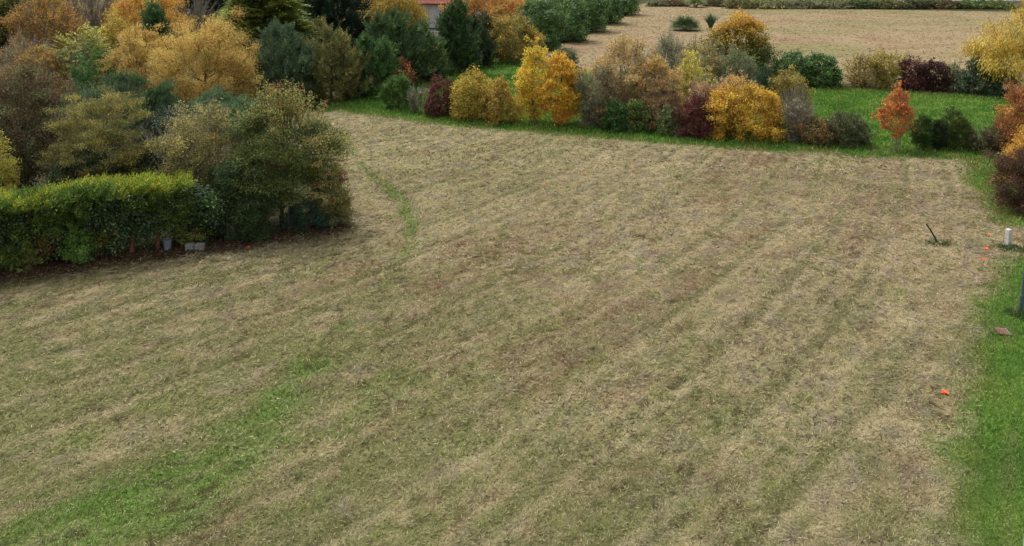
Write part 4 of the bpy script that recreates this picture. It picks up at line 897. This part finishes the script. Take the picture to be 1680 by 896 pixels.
# ======== the clipped hedge along the left of the field
def hedge():
    rng = np.random.default_rng(9)
    A = G(-170, 476); Mid = G(200, 426); Bp = G(362, 402)
    line = np.array([A, G(0, 453), Mid, Bp]); seg = np.linalg.norm(np.diff(line, axis=0), axis=1); cum = np.concatenate([[0], np.cumsum(seg)]); Ltot = cum[-1]
    root = empty('clipped_hedge', (*line[1], 0)); tag(root, 'long clipped hedge with ivy-dark sides and bright yellow-green flat top', 'hedge')
    org = np.array([*line[1], 0.])
    dirv = unit(line[-1] - line[0]); nin = np.array([-dirv[1], dirv[0]])         # into the garden
    ztop_l, ztop_r = height_at(G(0, 440)[1] + .3, 326), height_at(G(250, 410)[1] + .3, 296)
    def at(s):
        return np.stack([np.interp(s, cum, line[:, 0]), np.interp(s, cum, line[:, 1])], 1)
    s0 = cum[1]; s1 = cum[2]
    def ztop(s):
        z = np.interp(s, [0, s0, s1 + 1.0, Ltot - 1.2, Ltot], [ztop_l, ztop_l, ztop_r, ztop_r * 1.0, ztop_r * .75])
        return z + .5 * (fbm(s * 1.3, s * 0, 5, 3) - .5)
    TH = 1.5
    # face and inside: clumps through the thickness, most on the field side
    nc = 3400
    s = rng.uniform(0, Ltot, nc); f = rng.random(nc) ** .85; zt = ztop(s)
    dep = np.where(rng.random(nc) < .62, np.abs(rng.normal(.12, .16, nc)), rng.uniform(0, TH, nc))
    dep = dep + 1.1 * (fbm(s * 1.7, f * 3.4, 7, 3) - .42) + .35 * (1 - f) ** 2
    keep = ~((f < .34) & (fbm(s * 2.1, f * 4, 8, 2) < .50) & (dep < .8))            # openings low down
    s, f, zt, dep = s[keep], f[keep], zt[keep], np.clip(dep[keep], -.1, TH); nc = len(s)
    xy = at(s) + nin * dep[:, None]
    cl = np.column_stack([xy, .12 + f * (zt - .25)]) - org
    out = np.column_stack([np.repeat(-nin[None], nc, 0) + rng.normal(0, .35, (nc, 2)), np.full(nc, .35) + rng.normal(0, .25, nc)]); out = unit(out)
    kindn = fbm(s * .75, f * 3.0, 12, 3)
    lf = .078
    k = kindn > .53
    foliage(rng, cl[~k], out[~k], 33, .14, lf, lf * .75, 'broad', [(54, 78, 40, 3), (68, 96, 48, 3), (42, 60, 34, 4), (92, 116, 58, 1)], 0, 3, parent=root, name='ivy', mat='gloss_leaf')
    foliage(rng, cl[k], out[k], 33, .14, lf, lf * .7, 'broad', [(84, 112, 50, 3), (104, 126, 54, 2), (62, 88, 44, 3), (128, 132, 60, 1)], 0, 3, parent=root, name='foliage')
    # fresh yellow-green growth on the flat top and spilling over the edge
    nt_ = 1250
    s = rng.uniform(0, Ltot - 1.0, nt_); zt = ztop(s); dep = rng.uniform(-.12, TH * .8, nt_)
    drop = np.where(rng.random(nt_) < .25, np.abs(rng.normal(0, .06, nt_)) + .4 * np.clip(fbm(s * .7, s * 0, 25, 2) - .52, 0, 1) * 4 * rng.random(nt_), 0) * (dep < .25)
    p = np.column_stack([at(s) + nin * dep[:, None], zt - .16 - drop]) - org
    o = unit(np.column_stack([np.repeat(-nin[None] * .10 + dirv[None] * .5, nt_, 0) + rng.normal(0, .4, (nt_, 2)), np.full(nt_, .55)]))
    k = fbm(s * .9, dep, 15, 2) + .25 * (drop > 0) + .14 * (dep < .2) < .62
    foliage(rng, p[k], o[k], 7, .07, .30, .26, 'frond', [(142, 150, 46, 3), (122, 138, 46, 3), (162, 160, 58, 2), (96, 118, 46, 2)], 0, 3, parent=root, name='top_growth')
    foliage(rng, p[~k], o[~k], 6, .08, .30, .36, 'frond', [(82, 108, 44, 3), (100, 122, 48, 2), (66, 90, 40, 2)], 0, 3, parent=root, name='side_growth')
    # softer green growth hanging over the upper half of the face
    nf_ = 420; s = rng.uniform(0, Ltot - .6, nf_); zt = ztop(s); f = 1 - np.abs(rng.normal(0, .22, nf_)); f = np.clip(f, .3, 1)
    kf = fbm(s * .9 + 30, f * 2.5, 16, 2) > .56; s, zt, f = s[kf], zt[kf], f[kf]; nf_ = len(s)
    p = np.column_stack([at(s) + nin * rng.normal(-.02, .1, (nf_, 1)), f * zt - .15]) - org
    o = unit(np.column_stack([np.repeat(-nin[None] * .7 + dirv[None] * .25, nf_, 0) + rng.normal(0, .4, (nf_, 2)), np.full(nf_, .15)]))
    foliage(rng, p, o, 5, .1, .34, .26, 'frond', [(80, 106, 44, 3), (98, 120, 48, 2), (66, 90, 40, 2)], 0, 3, parent=root, name='face_growth_sprays')
    # trunks showing through the openings low down
    for q in np.arange(.6, Ltot - .3, .95):
        b = at(np.array([q + rng.normal(0, .1)]))[0] + nin * .55; z = float(ztop(np.array([q]))[0])
        T = Tubes(); b0 = np.array([*b, 0]) - org
        T.add(np.array([b0 + [0, 0, -.05], b0 + [rng.normal(0, .05), 0, z * .3], b0 + [rng.normal(0, .08), 0, z * .85]]), [.085, .065, .02], 7)
        for _ in range(5):
            a = b0 + np.array([0, 0, rng.uniform(.2, 1.4)]); e = a + np.array([*(-nin * rng.uniform(.2, .6) + dirv * rng.normal(0, .4)), rng.uniform(-.1, .5)])
            T.add(curve3(a, e, np.zeros(3), rng, 4), [.02, .015, .01, .005], 4)
        T.build('trunk', M['red_bark'], root)
    # dead rust-brown patch
    pd = np.array([[*(at(np.array([np.interp(float(xp), [0, 200], [s0, s1])]))[0] + nin * .1), zz] for xp, zz in [(70, .75), (74, .95), (78, .6), (170, .8), (186, 1.0)]]) - org
    foliage(rng, pd, np.repeat([[0, -1, .2]], 5, 0), 60, .13, .08, .04, 'fine', [(136, 80, 44), (120, 70, 42), (150, 96, 60)], 0, 3, parent=root, name='dead_leaves')
hedge()
plant('sapling_shrub', 'bright mid-green leafy shrub at the foot of the clipped hedge', 'shrub', (130, 438), (106, 152), 372, 'egg', [(92, 130, 52, 3), (76, 112, 46, 2), (112, 146, 62, 1)], 'broad', 1.0, .95, stems=3)
plant('cypress_seedling', 'leftmost small soft green seedling at the foot of the hedge', 'shrub', (14, 448), (4, 26), 402, 'egg', [(112, 134, 56, 3), (92, 116, 50, 2)], 'frond', .9, .5, .5)
plant('cypress_seedling', 'yellow-green drooping seedling right of the leftmost one', 'shrub', (44, 446), (34, 58), 406, 'egg', [(126, 134, 60, 3), (102, 116, 52, 2)], 'frond', .8, .5, .5)
plant('bramble_shrub', 'thin yellow-green bramble over the two concrete blocks', 'shrub', (318, 408), (286, 346), 368, 'vase', [(128, 130, 54, 3), (104, 114, 50, 2)], 'broad', .3, .95, twigs=40, twig_len=.5)

# ------------------------------------------------------------------ built things
def conc(): return M.setdefault('concrete', noise_mat('concrete', S(118, 118, 112), S(150, 150, 144), 9, .9, .3))
for px, wx, lb, rz in ((312, .28, 'pale concrete block at the hedge foot, left of two', .12), (328, .30, 'pale concrete block at the hedge foot, right of two', -.05)):
    p = G(px, 411); s_ = Solid(); s_.box((0, 0, .12), (wx, .2, .24))
    s_.box((0, -.004, .12), (wx * .5, .2, .2), .96)
    tag(s_.build('concrete_block', conc(), bevel=.012, loc=(p[0], p[1], 0)), lb, 'block', 'concrete blocks at the hedge foot').rotation_euler[2] = rz
p = G(274, 411)
root = empty('bucket', (p[0], p[1] + .05, 0)); tag(root, 'pale grey plastic bucket standing under the clipped hedge', 'bucket')
s_ = Solid(); s_.lathe([(.105, 0), (.14, .34), (.15, .34), (.15, .37), (.135, .37), (.10, .03), (.0, .03)], 24)
s_.build('body', noise_mat('grey_plastic', S(112, 118, 126), S(138, 144, 152), 5, .5, .05), root, smooth=False)
T = Tubes(); a = np.linspace(0, math.pi, 12); T.add(np.stack([.148 * np.cos(a), -.08 * np.sin(a) , .36 + .10 * np.sin(a)], 1), np.full(12, .005), 5)
T.build('handle', noise_mat('steel_wire', S(120, 122, 124), S(160, 162, 164), 8, .4, .05, .5, .8), root)

def fence():
    L = poly([(368, 404), (420, 396), (470, 388), (520, 381), (556, 376)]); root = empty('wire_fence', (*L[0], 0)); tag(root, 'rusty grey wire mesh fence with thin posts below the corner tree', 'fence')
    o = np.array([*L[0], 0.]); m = noise_mat('old_concrete_post', S(70, 66, 60), S(98, 94, 86), 8, .9, .3)
    nrm = np.array([0, .35])
    for q in L:
        s_ = Solid(); s_.box((q[0] - o[0], q[1] + .35 - o[1], .55), (.05, .05, 1.1), .9); s_.build('post', m, root, bevel=.006)
    T = Tubes()
    for A, B in zip(L[:-1], L[1:]):
        A3 = np.array([*(A + nrm), 0]) - o; B3 = np.array([*(B + nrm), 0]) - o; n = int(np.linalg.norm(B3 - A3) / .16)
        for z in np.arange(.08, 1.2, .16): T.add([A3 + [0, 0, z], B3 + [0, 0, z]], [.003, .003], 3)
        for i in range(n + 1): b = A3 + (B3 - A3) * i / n; T.add([b + [0, 0, .06], b + [0, 0, 1.16]], [.003, .003], 3)
    T.build('wire_mesh', noise_mat('old_wire', S(104, 104, 104), S(134, 128, 122), 8, .6, .05, .4, .6), root)
fence()

# white boundary post with a bevelled cap
p = G(1654, 403); s_ = Solid(); s_.box((0, 0, .27), (.165, .165, .58), .96); s_.box((0, 0, .573), (.158, .158, .026), .80)
tag(s_.build('boundary_post', noise_mat('white_stone', S(176, 172, 164), S(204, 201, 194), 10, .85, .15), bevel=.012, loc=(p[0], p[1], 0)), 'short square white post standing in dark grass at the right', 'post').rotation_euler[2] = .28
# black bent stake with a stub of grass
p = G(1532, 400); T = Tubes()
h = height_at(p[1], 367)
T.add([[.14, -.02, -.03], [.08, 0, h * .18], [-.01, .02, h * .42], [-.12, .03, h * .68], [-.23, .03, h * .88], [-.27, .03, h]], [.028, .028, .027, .026, .024, .02], 10)
tag(T.build('plastic_pipe', noise_mat('black_plastic', S(20, 20, 20), S(38, 36, 34), 9, .55, .1), None), 'thin black bent pipe leaning out of a grass tuft in the field', 'pipe').location = (p[0], p[1], 0)
# green-grey lamp pole
p = G(1674, 514); root = empty('lamp_post', (p[0], p[1], 0)); root.rotation_euler = (0, .06, 0); tag(root, 'grey-green metal pole rising from the lawn at the right edge', 'pole')
gm = noise_mat('painted_steel', S(66, 88, 86), S(84, 106, 102), 3, .45, .04, .5, .2)
s_ = Solid(); s_.lathe([(.06, 0), (.06, .5), (.052, .53), (.042, .55), (.034, 4.2), (.0, 4.2)], 20); s_.build('pole', gm, root, smooth=False)
s_ = Solid(); s_.lathe([(.045, 4.2), (.07, 4.28), (.16, 4.34), (.24, 4.42), (.22, 4.48), (.04, 4.54), (0, 4.54)], 24); s_.build('lamp_head', gm, root)
s_ = Solid(); s_.box((0, -.062, .3), (.05, .012, .16)); s_.build('hatch', gm, root, bevel=.004)
# rusty inspection cover sunk in the lawn
p = G(1643, 547); root = empty('inspection_cover', (p[0], p[1], 0)); tag(root, 'small rusty red-brown cover lying in the lawn near the pole', 'cover'); root.rotation_euler = (.06, .05, -.18)
s_ = Solid(); s_.box((0, 0, .05), (.26, .34, .05)); s_.build('lid', noise_mat('rusty_lid', S(96, 66, 56), S(124, 90, 78), 7, .85, .3), root, bevel=.008)
s_ = Solid(); s_.box((.150, 0, .055), (.03, .34, .06)); s_.build('edge_strip', conc(), root, bevel=.005)
# orange survey markers pushed into the ground
om = noise_mat('fluorescent_orange', S(255, 112, 62), S(255, 132, 82), 20, .6, .1)
def marker(px, py, label, k, sc=1.0):
    rng = np.random.default_rng(900 + k); p = G(px, py); root = empty('survey_marker', (p[0], p[1], 0), rng.uniform(0, 6)); tag(root, label, 'survey marker', 'orange survey markers on the mown ground')
    n = 46; a = rng.uniform(0, 2 * math.pi, n); el = rng.uniform(.1, .8, n); o = np.stack([np.cos(a) * np.cos(el), np.sin(a) * np.cos(el), np.sin(el)], 1)
    v = quads_from(np.zeros((n, 3)) + [0, 0, .015], o, rng.normal(0, .4, (n, 3)) + [0, 0, 1], .085 * sc * rng.uniform(.7, 1.2, n), np.full(n, .04 * sc), .6)
    mesh_obj('bristles', v.reshape(-1, 3), np.full(n, 4), np.arange(4 * n), om, root)
    s_ = Solid(); s_.lathe([(.012, -.03), (.012, .02), (.045 * sc, .03), (.04 * sc, .045), (0, .05)], 12); s_.build('cap', om, root)
for k, (px, py, lb, sc) in enumerate([(407, 408, 'bright orange marker at the hedge foot near the concrete blocks', 1.0), (1550, 646, 'bright orange marker nearest the viewer, by the right lawn edge', 1.0),
        (924, 297, 'orange marker, middle of the three in the centre of the field', .9), (959, 287, 'orange marker, farthest right of the three in the centre of the field', .9), (893, 305, 'faint orange marker, leftmost of the three in the centre of the field', .6),
        (1623, 387, 'orange marker level with the top of the white post', 1.0), (1619, 410, 'orange marker level with the foot of the white post', 1.05), (1613, 428, 'orange marker in front of the other two by the white post', 1.0)]):
    marker(px, py, lb, k, sc)
# pale flat stones on the left lawn
p = G(692, 150); s_ = Solid(); rng = np.random.default_rng(4)
for i in range(7):
    a = np.sort(rng.uniform(0, 2 * math.pi, 7)); r = rng.uniform(.22, .4, 7); cx, cy = rng.uniform(-.75, .75), rng.uniform(-.5, .5); z = .02 + .05 * rng.random()
    s_.poly([(cx + r[j] * math.cos(a[j]), cy + r[j] * .8 * math.sin(a[j]), -.02) for j in range(7)] + [(cx + r[j] * .9 * math.cos(a[j]), cy + r[j] * .72 * math.sin(a[j]), .07 + z) for j in range(7)],
            [tuple(range(6, -1, -1)), tuple(range(7, 14))] + [(j, (j + 1) % 7, 7 + (j + 1) % 7, 7 + j) for j in range(7)])
tag(s_.build('paving_stones', conc(), loc=(p[0], p[1], 0)), 'pale grey flat stones lying on the left lawn', 'stones')

# garden lamp and blue tarpaulin glimpsed behind the willow
p = G(311, 72); root = empty('garden_lamp', (p[0], p[1], 0)); tag(root, 'white globe garden lamp on a thin post left of the cedar', 'lamp')
hz = height_at(p[1], 22); s_ = Solid(); s_.lathe([(.06, 0), (.05, .1), (.035, .2), (.03, hz - .2), (.06, hz - .18), (0, hz - .18)], 12); s_.build('post', gm, root)
s_ = Solid(); s_.lathe([(.2 * math.sin(t), hz - .2 * math.cos(t)) for t in np.linspace(.25, math.pi - .01, 10)], 18); s_.build('globe', noise_mat('white_globe', S(222, 222, 220), S(236, 236, 234), 3, .4, .02), root, smooth=True)
p = G(306, 66); root = empty('water_barrel', (p[0], p[1], 0)); tag(root, 'blue plastic barrel below the globe lamp', 'barrel')
bm = noise_mat('blue_plastic', S(44, 66, 118), S(62, 88, 146), 4, .5, .05); hb = height_at(p[1], 27)
s_ = Solid(); s_.lathe([(.42, 0), (.5, .1), (.52, hb * .3), (.54, hb * .33), (.52, hb * .36), (.52, hb * .64), (.54, hb * .67), (.52, hb * .7), (.48, hb * .95), (.42, hb)], 24); s_.build('body', bm, root)
s_ = Solid(); s_.lathe([(.44, hb), (.44, hb + .05), (0, hb + .06)], 24); s_.build('lid', bm, root)

# the house behind the birches
def house():
    a = G(694, 46); yh = a[1]; k = yh * CP / F_PX
    X = lambda px, z=1.5: (px - 840) / F_PX * (yh * CP - (z - CAM_H) * SP)
    root = empty('house', (X(768), yh, 0)); tag(root, 'pale rendered house with a red tiled roof and white garage door', 'house'); ox, oy = X(768), yh
    wm = noise_mat('render_wall', S(206, 194, 176), S(222, 212, 196), 1.5, .9, .1); rm = noise_mat('roof_tile', S(122, 64, 52), S(148, 84, 68), 3, .85, .4); tr = noise_mat('white_paint', S(196, 198, 204), S(214, 216, 220), 2, .6, .05)
    he = height_at(yh, 4.5); x0, x1 = X(600), X(842); xg0, xg1 = X(703), X(721)
    D = 8.0; s_ = Solid(); t = .25; hg = he - .35
    s_.box(((x0 + xg0) / 2 - ox, t / 2, he / 2), (xg0 - x0, t, he)); s_.box(((xg1 + x1) / 2 - ox, t / 2, he / 2), (x1 - xg1, t, he)); s_.box(((xg0 + xg1) / 2 - ox, t / 2, (he + hg) / 2), (xg1 - xg0, t, he - hg))
    s_.box(((x0 + x1) / 2 - ox, D - t / 2, he / 2), (x1 - x0, t, he))
    for xx in (x0, x1):
        s_.box((xx - ox + (t / 2 if xx == x0 else -t / 2), D / 2, he / 2), (t, D - 2 * t, he))
    s_.build('wall', wm, root)
    g_ = Solid()
    for i in range(5): g_.box(((xg0 + xg1) / 2 - ox, .14, hg * (i + .5) / 5), (xg1 - xg0 - .04, .06, hg / 5 - .02))
    gd = g_.build('garage_door', tr, root)
    h_ = Solid(); h_.box(((xg0 + xg1) / 2 - ox, .09, .9), (.2, .03, .04)); h_.build('handle', gm, gd)
    r_ = Solid(); ov = .6; rh = 2.4
    xa, xb = x0 - ox - ov, x1 - ox + ov
    nrow = 14
    for sgn in (0, 1):
        for i in range(nrow):
            f0, f1 = i / nrow, (i + 1) / nrow
            y = lambda f: (-ov + f * (D / 2 + ov)) if sgn == 0 else (D + ov - f * (D / 2 + ov))
            z = lambda f: he - .1 + f * rh
            r_.poly([(xa, y(f0), z(f0) + .05), (xb, y(f0), z(f0) + .05), (xb, y(f1), z(f1)), (xa, y(f1), z(f1)), (xa, y(f0), z(f0) - .06), (xb, y(f0), z(f0) - .06), (xb, y(f1), z(f1) - .1), (xa, y(f1), z(f1) - .1)],
                    [(0, 1, 2, 3), (7, 6, 5, 4), (0, 4, 5, 1), (1, 5, 6, 2), (2, 6, 7, 3), (3, 7, 4, 0)])
    r_.build('roof', rm, root)
    for px in (752, 812):
        w = Solid(); xc = X(px) - ox
        for dx, dz, ww, hh in ((0, .62, 1.3, .08), (0, -.62, 1.3, .08), (-.61, 0, .08, 1.16), (.61, 0, .08, 1.16), (0, 0, .06, 1.16)): w.box((xc + dx, -.03, 1.6 + dz), (ww, .1, hh))
        fr = w.build('window', tr, root)
        q = Solid(); q.box((xc, -.012, 1.6), (1.14, .02, 1.16)); q.build('pane', noise_mat('dark_glass', S(40, 46, 52), S(60, 66, 72), 2, .1, 0, .6), fr)
    gu = Solid(); gu.box(((xa + xb) / 2, -ov - .05, he - .12), (xb - xa, .1, .1)); gu.build('gutter', noise_mat('dark_gutter', S(60, 52, 50), S(76, 66, 62), 2, .6, .05), root)
    # low white picket fence in front
    L0, L1 = G(660, 62), G(724, 62); fr = empty('picket_fence', (*L0, 0)); tag(fr, 'low white picket fence in front of the garage door', 'fence')
    n = 26; f_ = Solid(); ln = L1[0] - L0[0]
    for i in range(n): f_.box((ln * (i + .5) / n, 0, .5), (.09, .025, 1.0), .8)
    f_.build('pickets', tr, fr)
    f_ = Solid(); f_.box((ln / 2, .03, .3), (ln, .03, .08)); f_.build('rail', tr, fr); f_ = Solid(); f_.box((ln / 2, .03, .75), (ln, .03, .08)); f_.build('rail', tr, fr)
house()
